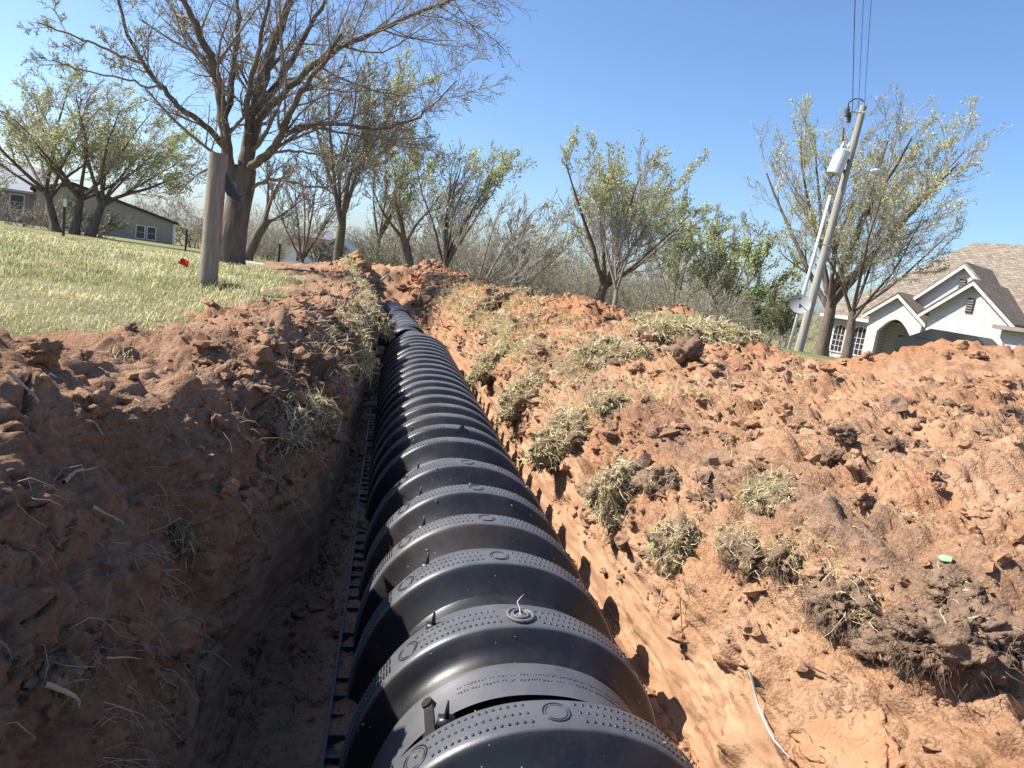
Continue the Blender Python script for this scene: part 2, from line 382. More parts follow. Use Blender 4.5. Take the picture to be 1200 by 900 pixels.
# clean-cut clay walls: shallow teeth marks and crumbling patches
sc_ = fbm(P*np.array([5, 2.2, 12]), 3, 80)*.012+fbm(P*26, 3, 81)*.005+.012*sstep(.1, .3, fbm(P*6, 3, 83))*billow(P*30, 3, 84)
P = P+nrm*(sc_*cut)[:, None]
topsoil = np.clip(.9*np.exp(-((Tn-4.25)/.42)**2)*(P[:, 1] > 2.2)+.55*np.exp(-((Tn-11.1)/.30)**2)+.26*sstep(.12, .45, fbm(P*1.4, 4, 90)-.05)*(1-sstep(12.5, 14.5, Tn))+.20*sstep(.15, .40, fbm(P*2.2, 4, 92))+.30*(1-sstep(4, 4.8, Tn)), 0, 1)*(1-.8*cut)
topsoil = np.clip(topsoil+.25*sstep(.015, .05, disp)*outer_r.ravel()*.5, 0, 1)
gi = np.arange(NR*NC).reshape(NR, NC)
Fg = np.stack([gi[:-1, :-1], gi[:-1, 1:], gi[1:, 1:], gi[1:, :-1]], -1).reshape(-1, 4)
damp_shade = np.clip(.5*(1-sstep(2.2, 3.2, Tn))+.9*sstep(2.6, 3.9, Tn)*(1-sstep(6.6, 7.2, Tn))+.25*fbm(P*3, 3, 95), 0, 1)*(1-sstep(6.6, 7.2, Tn))*(1-.7*sstep(2.6, 4.5, P[:, 1]))  # moist left soil; strongest on the bank face, deepening its shade by colour
redn = np.clip(sstep(3.2, 6.5, P[:, 1])*sstep(10.5, 12, Tn)+.5*sstep(.05, .4, fbm(P*1.1, 3, 97)), 0, 1)*(1-cut)
terr_me = mesh_np('trench_earth', P, Fg, True, attrs={'topsoil': topsoil, 'cut': cut, 'damp_shade': damp_shade, 'red': redn})
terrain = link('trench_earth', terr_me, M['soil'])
tag(terrain, 'freshly dug red clay trench with its banks and spoil', None, None, 'structure')
TP = P.astype(np.float64); TN = nrm
tpx, tpy, tpd = project(TP)
OKV = tpd > .2
def on_soil(px, py, r=5):
    m = np.where(OKV & (np.abs(tpx-px) < r) & (np.abs(tpy-py) < r))[0]
    if len(m) == 0: return on_soil(px, py, r*2)
    k = m[np.argmin(tpd[m])]; return Vector(TP[k]), Vector(TN[k])
def soil_near(x, y):
    k = np.argmin((TP[:, 0]-x)**2+(TP[:, 1]-y)**2+(Tn < 0)*9); return Vector(TP[k])

# ground sheet: log-spaced rings, lowered beneath the dig
rr = np.concatenate([np.linspace(.0, 20, 90), np.geomspace(20.4, 7000, 80)])
aa = np.radians(np.arange(0, 360, 2.0))
gx = rr[:, None]*np.sin(aa)[None]; gy = rr[:, None]*np.cos(aa)[None]
def footprint(x, y):
    """1 well inside the dug strip"""
    xl = axis_x(y)+keyed(CTRL[1][0], np.clip(y, KY[0], KY[-1])); xr = axis_x(y)+keyed(CTRL[15][0], np.clip(y, KY[0], KY[-1]))
    return (x > xl+.15) & (x < xr+.6) & (y > -3) & (y < 14.6)
gz = ground_z(gx, gy)-.012
gz = np.where((gy < -.3) & (np.abs(gx) < 12), gz-.05, gz)
gz = gz-1.4*footprint(gx, gy)
gv = np.stack([gx.ravel(), gy.ravel(), gz.ravel()], 1); gn = len(aa)
gi = np.arange(len(rr)*gn).reshape(len(rr), gn); gr = np.roll(gi, -1, 1)
gf = np.stack([gi[:-1], gi[1:], gr[1:], gr[:-1]], -1).reshape(-1, 4)
def ground_mat():
    m, N, L, b = new_mat('spring_turf', .95, .1)
    tc = nd(N, 'ShaderNodeTexCoord'); Pp = tc.outputs['Object']
    n1 = nd(N, 'ShaderNodeTexNoise', Scale=.6, Detail=8., Roughness=.7); L.new(Pp, n1.inputs['Vector'])
    c = ramp(N, L, n1.outputs['Fac'], [(.3, (.15, .155, .06)), (.5, (.25, .235, .105)), (.7, (.37, .32, .18))])
    n2 = nd(N, 'ShaderNodeTexNoise', Scale=22., Detail=6., Roughness=.75); L.new(Pp, n2.inputs['Vector'])
    sp = ramp(N, L, n2.outputs['Fac'], [(.3, (.5, .5, .5)), (.65, (1.15, 1.15, 1.1))])
    mul = nd(N, 'ShaderNodeMixRGB', blend_type='MULTIPLY'); mul.inputs[0].default_value = 1; L.new(c, mul.inputs[1]); L.new(sp, mul.inputs[2])
    L.new(mul.outputs[0], b.inputs['Base Color'])
    bp = nd(N, 'ShaderNodeBump', Strength=.8, Distance=.04); L.new(n2.outputs['Fac'], bp.inputs['Height']); L.new(bp.outputs[0], b.inputs['Normal'])
    return m
M['turf'] = ground_mat()
ground = link('ground', mesh_np('ground', gv, gf), M['turf']); ground['kind'] = 'structure'

# ------------------------------------------------------------------ lawn grass (uncountable)
def blades(base, hgt, wid, lean, col, bend=.5, az=None):
    """arrays -> ribbon blades of two quads' worth of triangles"""
    n = len(base); az = rng.uniform(0, 2*np.pi, n) if az is None else az
    d = np.stack([np.cos(az), np.sin(az), np.zeros(n)], 1); s = np.stack([-np.sin(az), np.cos(az), np.zeros(n)], 1)
    up = np.array([0, 0, 1.])
    p1 = base+(d*np.sin(lean*.5)[:, None]+up*np.cos(lean*.5)[:, None])*(hgt*.55)[:, None]
    p2 = p1+(d*np.sin(lean*1.3)[:, None]+up*np.cos(lean*1.3)[:, None])*(hgt*.45)[:, None]
    w = wid[:, None]*.5
    V = np.stack([base-s*w, base+s*w, p1-s*w*.8, p1+s*w*.8, p2], 1).reshape(-1, 3)
    k = np.arange(n)[:, None]*5
    F4 = k+np.array([[0, 1, 3, 2]]); F3 = k+np.array([[2, 3, 4]])
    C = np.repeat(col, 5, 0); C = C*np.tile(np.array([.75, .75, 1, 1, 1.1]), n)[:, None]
    return V, [F4, F3], C
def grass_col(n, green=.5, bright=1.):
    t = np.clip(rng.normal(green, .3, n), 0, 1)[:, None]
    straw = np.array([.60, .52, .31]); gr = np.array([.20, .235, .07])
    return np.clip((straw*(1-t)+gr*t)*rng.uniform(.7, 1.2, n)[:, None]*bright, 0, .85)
nb = 170000
rd = np.exp(rng.uniform(np.log(1.9), np.log(26), nb)); an = rng.uniform(R(-46), R(14), nb)
bx_, by_ = rd*np.sin(an), rd*np.cos(an)
xl = axis_x(by_)+keyed(CTRL[1][0], np.clip(by_, KY[0], KY[-1]))
clump = fbm(np.stack([bx_*3, by_*3, bx_*0], 1), 3, 5)
edge = xl-bx_+.25*clump
keep = (edge > -.05) & (rng.uniform(0, 1, nb) < np.clip(.25+edge*1.2, .10, 1)*np.clip(.8+1.5*fbm(np.stack([bx_*1.3, by_*1.3, bx_*0], 1), 3, 19), .2, 1)) & ((by_ < 14) | (bx_ < 0))
bx_, by_, clump, rd = bx_[keep], by_[keep], clump[keep], rd[keep]; nb = len(bx_)
bb = np.stack([bx_, by_, ground_z(bx_, by_)-.015], 1)
sc = np.clip(rd/4, .8, 4)
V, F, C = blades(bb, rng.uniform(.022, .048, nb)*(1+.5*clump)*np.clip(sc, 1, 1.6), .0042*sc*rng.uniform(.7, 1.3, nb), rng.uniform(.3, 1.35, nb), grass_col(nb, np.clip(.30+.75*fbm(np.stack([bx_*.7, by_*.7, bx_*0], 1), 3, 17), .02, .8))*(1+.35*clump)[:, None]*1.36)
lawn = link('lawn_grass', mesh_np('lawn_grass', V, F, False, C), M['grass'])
tag(lawn, 'short patchy yellow-green lawn grass left of the trench', 'grass', None, 'stuff')
# rough tussocks at the lawn's raw edge

# ================================================================== LEACHING CHAMBERS
def plastic():
    m, N, L, b = new_mat('black_plastic', .36, .5)
    tc = nd(N, 'ShaderNodeTexCoord'); Pp = tc.outputs['Object']
    n1 = nd(N, 'ShaderNodeTexNoise', Scale=5., Detail=7., Roughness=.7); L.new(Pp, n1.inputs['Vector'])
    n2 = nd(N, 'ShaderNodeTexNoise', Scale=240., Detail=3.); L.new(Pp, n2.inputs['Vector'])
    # a little dry dust and a few specks of thrown soil
    L.new(ramp(N, L, n1.outputs['Fac'], [(.35, (.010, .0105, .0125)), (.75, (.021, .0205, .0215))]), b.inputs['Base Color'])
    v = nd(N, 'ShaderNodeTexNoise', Scale=95., Detail=1.); L.new(Pp, v.inputs['Vector'])
    sp = nd(N, 'ShaderNodeMapRange'); sp.inputs[1].default_value = .77; sp.inputs[2].default_value = .80; L.new(v.outputs['Fac'], sp.inputs[0])
    bc = b.inputs['Base Color'].links[0].from_socket
    mx = nd(N, 'ShaderNodeMixRGB'); L.new(sp.outputs[0], mx.inputs[0]); L.new(bc, mx.inputs[1]); mx.inputs[2].default_value = (.30, .19, .12, 1); L.new(mx.outputs[0], b.inputs['Base Color'])
    # red trench dust lying in patches
    nd_ = nd(N, 'ShaderNodeTexNoise', Scale=2.3, Detail=9., Roughness=.75); L.new(Pp, nd_.inputs['Vector'])
    dr = nd(N, 'ShaderNodeMapRange'); dr.inputs[1].default_value = .48; dr.inputs[2].default_value = .80; dr.inputs[4].default_value = .20; L.new(nd_.outputs['Fac'], dr.inputs[0])
    # the flat rib tops are moulded with a coarser, greyer, dust-holding grain
    at = nd(N, 'ShaderNodeAttribute', attribute_name='rib_top')
    tg = ramp(N, L, n1.outputs['Fac'], [(.3, (.062, .065, .074)), (.7, (.115, .116, .122))])
    mt = nd(N, 'ShaderNodeMixRGB'); L.new(at.outputs['Fac'], mt.inputs[0]); L.new(mx.outputs[0], mt.inputs[1]); L.new(tg, mt.inputs[2]); du_ = nd(N, 'ShaderNodeMixRGB'); L.new(dr.outputs[0], du_.inputs[0]); L.new(mt.outputs[0], du_.inputs[1]); du_.inputs[2].default_value = (.30, .19, .125, 1); L.new(du_.outputs[0], b.inputs['Base Color'])
    r = nd(N, 'ShaderNodeMapRange'); r.inputs[3].default_value = .30; r.inputs[4].default_value = .50; L.new(n1.outputs['Fac'], r.inputs[0]); L.new(r.outputs[0], b.inputs['Roughness'])
    bp = nd(N, 'ShaderNodeBump', Strength=.10, Distance=.002); L.new(n2.outputs['Fac'], bp.inputs['Height']); L.new(bp.outputs[0], b.inputs['Normal'])
    return m
M['plastic'] = plastic()
CA, CB, CN = .385, .460, 2.25          # half width, height, super-ellipse power of the arch
def arch(th, inset=0., a=CA, b=CB):
    c, s = np.cos(th), np.sin(th)
    return np.sign(c)*np.abs(c)**(2/CN)*(a-inset), np.abs(s)**(2/CN)*(b-inset)
def arch_mesh(name, prof, a=CA, b=CB, nth=72, zoff=None, xoff=None, scale=None):
    th = np.linspace(0, np.pi, nth); V = []
    for k, (y, ins) in enumerate(prof):
        sc = 1 if scale is None else scale[k]
        x, z = arch(th, ins, a*sc, b*(1 if scale is None else .86+.14*sc))
        V.append(np.stack([x+(0 if xoff is None else xoff[k]), np.full(nth, y), z+(0 if zoff is None else zoff[k])], 1))
    n = len(prof); V = np.concatenate(V); i = np.arange(n*nth).reshape(n, nth)
    F = np.stack([i[:-1, :-1], i[1:, :-1], i[1:, 1:], i[:-1, 1:]], -1).reshape(-1, 4)
    ins_ = np.repeat(np.array([q[1] for q in prof]), nth); yy_ = np.repeat(np.array([q[0] for q in prof]), nth)
    return mesh_np(name, V, F, True, attrs={'rib_top': ((ins_ < .003) | ((ins_ > .016) & (ins_ < .0235)) | ((ins_ > .0495) & (ins_ < .0565))).astype(float)})
DV = .072
def rib_profile(ribs, L, step_after=(), w=.088, collar=True):
    p = []
    if collar: p += [(-.10, .056), (-.012, .054), (-.004, .050), (.004, .050), (.012, .054), (.022, .060), (.03, DV)]
    for k, yb in enumerate(ribs):
        f = yb-w
        p += [(f-.055, DV), (f-.050, DV-.004), (f-.018, .030), (f-.007, .0125), (f-.001, .0055), (f+.005, .0018), (f+.013, 0), (f+.03, -.001), (yb-.012, -.001), (yb-.005, .0008), (yb-.001, .004)]
        if k in step_after: p += [(yb+.001, .017), (yb+.006, .020), (yb+.058, .022), (yb+.064, .026), (yb+.074, DV-.004), (yb+.078, DV)]
        else: p += [(yb+.003, .012), (yb+.018, DV-.004), (yb+.022, DV)]
    last = ribs[-1]
    if L > last+.06: p += [(L-.02, DV)]
    q = [p[0]]
    for a in p[1:]:
        if a[0] > q[-1][0]+1e-4: q.append(a)
    return q
def bump_dome(MBs, c, n, t, s_, r, h, k=6):
    """a low dimple: ring + raised ring + apex"""
    V = []
    for rad, hh in ((r, 0.), (r*.72, h*.75)):
        for j in range(k):
            a = j*2*math.pi/k; V.append(c+t*(math.cos(a)*rad)+s_*(math.sin(a)*rad)+n*hh)
    V.append(c+n*h)
    F = [(j, (j+1) % k, (j+1) % k+k, j+k) for j in range(k)]+[(j+k, (j+1) % k+k, 2*k) for j in range(k)]
    MBs.add([tuple(v) for v in V], F)
def frame(th, y, inset=0.):
    x, z = arch(np.array([th-.01, th, th+.01]), inset)
    c = Vector((x[1], y, z[1])); s_ = Vector((x[2]-x[0], 0, z[2]-z[0])).normalized(); n = Vector((s_.z, 0, -s_.x))
    if n.z < 0 and th > .3: n = -n
    if n.dot(Vector((x[1], 0, z[1]))) < 0: n = -n
    return c, n, s_, Vector((0, 1, 0))
def ring_part(name, th, y, r, parent, tubeR=.0016, inset=0.):
    c, n, s_, t = frame(th, y, inset); m = MB()
    pts = [c+n*.0008+s_*(math.cos(a)*r)+t*(math.sin(a)*r) for a in np.linspace(0, 2*math.pi, 29)]
    m.tube([tuple(p) for p in pts], tubeR, 5)
    return m.build(name, M['plastic'], parent, True)
def flange_part(side, L, parent):
    m = MB(); x0, x1 = .365*side, .430*side
    lo, hi = min(x0, x1), max(x0, x1)
    m.box((lo, 0, 0), (hi, L, .010))
    e = .422*side; m.box((min(e, e+.008*side), 0, .0101), (max(e, e+.008*side), L, .036))
    y = .02
    while y < L-.02:
        m.box((min(.375*side, .4215*side), y, .0101), (max(.375*side, .4215*side), y+.005, .032)); y += .083
    return m.build('base_flange', M['plastic'], parent)
def louvers(name, yb, w, parent, th0, th1, rowsn=2):
    m = MB(); k = 0
    for th in np.linspace(th0, th1, 26):
        for q in range(rowsn):
            c, n, s_, t = frame(th, yb-w*.78+q*w*.36); a = c+t*(w*.03); b_ = c+t*(w*.29)
            V = []
            for p in (a, b_):
                V += [p-s_*.0024, p+s_*.0024, p+s_*.0014+n*.0032, p-s_*.0014+n*.0032]
            m.add([tuple(v) for v in V], [(0, 1, 2, 3), (7, 6, 5, 4), (0, 4, 5, 1), (1, 5, 6, 2), (2, 6, 7, 3), (3, 7, 4, 0)])
    o = m.build(name, M['plastic'], parent); o['kind'] = 'stuff'; return o
def detail_rib(root, yb, w, rings=True, full=True):
    m = MB()
    # raised dots, three slanting rows, broken by the knock-out rings
    for th in np.arange(.62, 2.28, .034):
        if any(abs(th-c) < .085 for c in (1.60, 2.28, .86)): continue
        for q in range(3):
            c, n, s_, t = frame(th+q*.012, yb-.068+.024*q); bump_dome(m, c+n*.0003, n, t, s_, .0036, .0032)
    d = m.build('dimples', M['plastic'], root, True); d['kind'] = 'stuff'
    if rings:
        for th in (1.60, 2.28, .86): ring_part('knockout_ring', th, yb-.044, .026, root); ring_part('knockout_ring', th, yb-.044, .0205, root, .001)
    louvers('louvers', yb, w, root, 2.42, 3.05)
    if full: louvers('louvers', yb, w, root, .09, .60)
def pin_part(root, th, y):
    c, n, s_, t = frame(th, y, .022); m = MB()
    m.cyl(c-Vector((0, 0, .012)), c+Vector((-.002, 0, .040)), .0075, .002, 8)
    m.box((c.x-.016, c.y-.012, c.z-.02), (c.x+.016, c.y+.012, c.z+.004))
    return m.build('latch_pin', M['plastic'], root, True)
def place_chamber(name, y0, prof, L, label, rz=None):
    r = empty(name, (float(axis_x(y0)), y0, -.77+random.uniform(-.004, .004)), math.atan(.0238)+random.uniform(-.007, .007) if rz is None else rz)
    tag(r, label, 'drainage chamber', 'leaching chambers laid end to end in the trench')
    return r
RB = [.16, .50, .79, 1.09, 1.41]; LB = 1.60
RC = [.18, .433, .686, .939, 1.192, 1.445]; LC = 1.52
profB = rib_profile(RB, LB, (0, 1)); profC = rib_profile(RC, LC, (), .075)
meB = arch_mesh('chamber_shell', profB); meC = arch_mesh('chamber_shell', profC)
ch_names = ['nearest black ribbed plastic leaching chamber, cut off by the bottom of the picture',
            'second nearest black ribbed leaching chamber, with grey plug on its crown',
            'third black ribbed chamber from the camera, with a notch in its crown',
            'fourth black ribbed chamber from the camera, midway along the trench',
            'fifth black ribbed chamber, last before the smooth domed end piece']
y0s = [-.21, 1.39, 2.99, 4.51, 6.03]
for k, y0 in enumerate(y0s):
    near = k < 2
    r = place_chamber('leaching_chamber', y0, None, None, ch_names[k])
    if True:
        link('shell', meB if near else meC, M['plastic'], r); LL = LB if near else LC
    flange_part(-1, LL-.004, r); flange_part(1, LL-.004, r)
    if k == 0:
        for yb in RB[2:]: detail_rib(r, yb, .088)
    elif k == 1:
        for j, yb in enumerate(RB): detail_rib(r, yb, .088, True, True)
    elif k == 2:
        for yb in RC[:4]: detail_rib(r, yb, .075, False, False)
    if k < 3:
        for yb in (RB if near else RC[:2]): pin_part(r, 2.12, yb+.04)
    if k == 1:
        # moulded lettering band on the end collar: too worn to read, a double row of small raised marks
        m = MB()
        for row in range(2):
            th = 2.02
            while th > .78:
                wl_ = rng.uniform(.006, .014); c, n, s_, t = frame(th, -.050+row*.018, .0545)
                for kk in range(2):
                    cc = c+s_*(kk*.006)+t*rng.uniform(-.002, .002); bump_dome(m, cc, n, t, s_, rng.uniform(.0016, .0028), .0014, 5)
                th -= rng.choice([.022, .022, .024, .05])
        o = m.build('moulded_markings', M['plastic'], r, True); o['kind'] = 'stuff'
        # plug with a twist of wire on the crown of the first rib
        c, n, s_, t = frame(1.60, .116); m = MB()
        for rad, hh, tr in ((.030, .004, .0045), (.018, .006, .0035)):
            m.tube([tuple(c+n*hh+s_*(math.cos(a)*rad)+t*(math.sin(a)*rad)) for a in np.linspace(0, 2*math.pi, 25)], tr, 6)
        m.cyl(tuple(c-n*.002), tuple(c+n*.004), .030, .030, 24)
        pl = m.build('crown_plug', simple('scuffed_grey_plastic', (.16, .16, .165), (.07, .07, .075), 60, .5, .4), r, True)
        w_ = MB(); w_.tube([tuple(c+n*.003), tuple(c+n*.012+t*.014), tuple(c+n*.022+t*.028+s_*.005), tuple(c+n*.034+t*.03-s_*.004), tuple(c+n*.036+t*.036+s_*-.010)], .0009, 5)
        w_.build('wire_twist', M['metal'], pl, True)
    if k == 0:
        m = MB()   # flat latch lever across the joint on the left
        c, n, s_, t = frame(2.20, 1.43, .012)
        Lm = Matrix(((s_.x, t.x, n.x, c.x), (s_.y, t.y, n.y, c.y), (s_.z, t.z, n.z, c.z), (0, 0, 0, 1)))
        m.box((-.010, -.02, .0), (.010, .075, .007), Lm); m.cyl(tuple(Lm@Vector((0, .075, -.004))), tuple(Lm@Vector((0, .075, .012))), .014, .012, 12); m.cyl(tuple(Lm@Vector((0, -.02, -.004))), tuple(Lm@Vector((0, -.02, .011))), .0155, .0135, 12)
        m.build('latch_lever', M['plastic'], r)
    if k == 2:
        c, n, s_, t = frame(1.52, RC[1]-.10, .03); m = MB()
        m.add([tuple(c-s_*.05-n*.02), tuple(c+s_*.05-n*.02), tuple(c+n*.052+t*.03), tuple(c-s_*.05-n*.02+t*.06), tuple(c+s_*.05-n*.02+t*.06)], [(0, 1, 2), (1, 4, 2), (4, 3, 2), (3, 0, 2), (0, 3, 4, 1)])
        m.build('crown_tab', M['plastic'], r)
# domed end piece, swivel coupler and the narrower run that swings left
ye = 7.53
prof, scl, xo = [], [], []
for u in np.linspace(0, 1, 34):
    prof.append((u*.62, .0+.006*(math.sin(u*90) > .3)*(u < .8))); scl.append(1.0-.42*sstep(.1, 1, u)); xo.append(-.05*u*u)
r = tag(empty('domed_end_piece', (float(axis_x(ye)), ye, -.77), .03), 'domed black end piece with fine ribs where the chamber row narrows', 'end piece')
link('shell', arch_mesh('dome_shell', prof, .385, .445, 56, None, xo, scl), M['plastic'], r)
yc = ye+.60
r = tag(empty('swivel_coupler', (float(axis_x(yc))-.04, yc, -.74), .09), 'black swivel coupler with finned collar beyond the domed end piece', 'coupler')
prof = [(0, .0), (.03, .0), (.035, .02), (.06, .02), (.065, 0), (.10, 0), (.105, .02), (.13, .02), (.135, .0), (.45, .012)]
link('collar', arch_mesh('coupler_collar', prof, .265, .40, 48), M['plastic'], r)
for q in range(4):
    m = MB(); m.box((-.36+.01*q, .02+q*.035, .17), (-.19, .026+q*.035, .34)); m.build('fin', M['plastic'], r)
for q, (yy, Ln) in enumerate([(8.55, 2.0), (10.5, 2.1), (12.55, 1.4)]):
    prof = []
    for u in np.arange(0, Ln, .035): prof.append((u, .006*(math.sin(u*19) > .2)+.014*(u < .08)))
    r = tag(empty('narrow_pipe_section', (float(axis_x(yy)), yy, -.66+.03*q), math.atan(.085)),
            ['black narrow pipe section just past the swivel coupler', 'black narrow pipe section farther up the trench', 'last black pipe section, vanishing under the spoil'][q], 'pipe', 'narrow black pipe sections')
    link('shell', arch_mesh('pipe_shell', prof, .235, .33, 40), M['plastic'], r)

# ================================================================== LOOSE SOIL
def ico(sub):
    bm = __import__('bmesh').new(); __import__('bmesh').ops.create_icosphere(bm, subdivisions=sub, radius=1)
    V = np.array([v.co[:] for v in bm.verts]); F = np.array([[v.index for v in f.verts] for f in bm.faces]); bm.free(); return V, F
ICO = {s: ico(s) for s in (1, 2, 3, 4, 5)}
def lump(sub, seed, amp=.45, fl=.7):
    V, F = ICO[sub]; V = V.copy()
    q = (V*1.1+seed*3.1).astype(np.float32)
    d = 1+amp*fbm(q, 3, seed)*1.3+amp*.5*billow(q*2.3, 2, seed+3)
    V = V*d[:, None]*np.array([1, 1, fl]); return V, F
LV = [lump(1, s, .55, random.uniform(.55, .85)) for s in range(10)]; LV2 = [lump(2, s+30, .6, random.uniform(.55, .85)) for s in range(10)]
def scatter(idx, size, variants):
    Vs, Fs, off = [], [], 0
    for k, s in zip(idx, size):
        V, F = variants[rng.integers(len(variants))]
        a = rng.uniform(0, 6.28); c, s2 = math.cos(a), math.sin(a); b_ = rng.uniform(-.6, .6)
        Rm = np.array([[c, -s2, 0], [s2, c, 0], [0, 0, 1]])@np.array([[1, 0, 0], [0, math.cos(b_), -math.sin(b_)], [0, math.sin(b_), math.cos(b_)]])
        Vs.append((V*s*rng.uniform(.75, 1.25, 3))@Rm.T+TP[k]+TN[k]*s*.25); Fs.append(F+off); off += len(V)
    return np.concatenate(Vs), np.concatenate(Fs)
inview = OKV & (tpx > -60) & (tpx < 1260) & (tpy > 250) & (tpy < 960)
wgt = inview*(rough > .25)*np.where(floor > .5, 2.8, 1)*(.15+sstep(-.1, .35, fbm(P*2.6, 3, 120)))
wgt = wgt*np.clip(1.2/np.maximum(tpd, .5), .1, 2)**.3
# the grid is dense near the eye, so weight by cell area towards mid distance
wgt = wgt*np.clip(tpd, .5, 6)**.8; wgt /= wgt.sum()
n_s = 11500; idx = rng.choice(len(TP), n_s, p=wgt); dd = tpd[idx]
size = np.clip(rng.pareto(2.0, n_s)*.0042+.0033, .0033, .022)*np.clip(dd/1.6, .7, 1.8)
sm = size < .015
# rubble heaped over the pipe's far end
far_i = np.where(inview & (P[:, 1] > 10.8) & (Tn > 4.5) & (Tn < 11.5))[0]; far_i = rng.choice(far_i, 900)
idx = np.concatenate([idx, far_i]); size = np.concatenate([size, np.clip(rng.pareto(2., 900)*.03+.022, .022, .11)])
sm = size < .017
V1, F1 = scatter(idx[sm], size[sm], LV); V2, F2 = scatter(idx[~sm], size[~sm], LV2)
V = np.concatenate([V1, V2]); F = np.concatenate([F1, F2+len(V1)])
ts = np.clip(fbm(V.astype(np.float32)*2.5, 3, 140)*1.2+.15, 0, 1)
o = link('loose_soil_crumbs', mesh_np('loose_soil_crumbs', V, F, False, attrs={'topsoil': ts, 'cut': ts*0, 'damp_shade': np.repeat(damp_shade[np.concatenate([idx[sm], idx[~sm]])], np.concatenate([np.full(sm.sum(), len(LV[0][0])), np.full((~sm).sum(), len(LV2[0][0]))]))}), M['soil'])
tag(o, 'loose red soil crumbs strewn over the banks and spoil', 'soil', None, 'stuff')
# larger clods one can point at
CL = [((745, 430), .055, 'reddish clod on the spoil below the long sod bank'), ((800, 415), .105, 'round dark clod under the long sod bank at mid right'),
      ((968, 535), .045, 'flat grey stone-like clod in the middle of the right spoil'), ((985, 515), .05, 'dark crumbly clod beside the flat grey clod on the right spoil'),
      ((1045, 523), .05, 'rounded clod right of the dark crumbly clod'), ((1095, 560), .022, 'upright wedge-shaped clod casting a sharp shadow, right spoil'),
      ((1105, 570), .02, 'small pebble-like clod beside the wedge-shaped clod'), ((1010, 590), .035, 'brown clod right of the upper green sod tuft'),
      ((110, 478), .045, 'sunlit orange clod on the shaded left bank'), ((50, 415), .045, 'brown clod near the top of the left spoil'),
      ((255, 495), .028, 'small round ball of clay on the left bank'), ((325, 405), .045, 'reddish clod at the lawn edge beside the second left heap'),
      ((350, 410), .05, 'dark angular clod on the second left heap'), ((1010, 400), .05, 'brown clod on the saddle of the right spoil below the arched window'),
      ((152, 382), .025, 'small dark clod standing on the left spoil crest'), ((1140, 415), .06, 'clod near the crest of the big right heap'),
      ((575, 342), .09, 'grey clod on the far spoil right of the trench end')]
for k, (px, s, lab) in enumerate(CL):
    p, n = on_soil(*px); V, F = lump(4, 200+k, .55, .75); V = V+ICO[4][0]*(.16*billow((ICO[4][0]*4).astype(np.float32), 4, k+5, .6))[:, None]
    s *= .8; V = V*s; ts = np.full(len(V), .25 if 'grey' not in lab and 'dark' not in lab else .8)
    o = link('soil_clod', mesh_np('soil_clod', V, F, True, attrs={'topsoil': ts, 'cut': ts*0}), M['soil'], None, p+n*s*.3)
    o.rotation_euler = (random.uniform(-.4, .4), random.uniform(-.4, .4), random.uniform(0, 6)); tag(o, lab, 'clod', 'clods of dug clay')

# ================================================================== SOD CLUMPS
def ribbon_paths(paths, wid, cols):
    """paths (n,K,3) -> flat ribbons"""
    n, K, _ = paths.shape; T = np.gradient(paths, axis=1); S = np.cross(T, rng.normal(0, 1, (n, 1, 3))); S /= np.linalg.norm(S, axis=2, keepdims=True)+1e-9
    taper = np.linspace(1, .25, K)[None, :, None]; w = np.reshape(wid, (n, 1, 1))*taper*.5
    V = np.stack([paths-S*w, paths+S*w], 2).reshape(-1, 3); i = np.arange(n*K*2).reshape(n, K, 2)
    F = np.stack([i[:, :-1, 0], i[:, :-1, 1], i[:, 1:, 1], i[:, 1:, 0]], -1).reshape(-1, 4)
    return V, F, np.repeat(cols, K*2, 0)
def droop(n, base, dirs, ln, sag, K=5, curl=.35):
    p = [base]; d = dirs.copy(); step = (ln/(K-1))[:, None]
    for k in range(K-1):
        d = d+np.array([0, 0, -1.])*sag*(1.0/(K-1))+rng.normal(0, curl/(K-1), (n, 3)); d /= np.linalg.norm(d, axis=1, keepdims=True); p.append(p[-1]+d*step)
    return np.stack(p, 1)
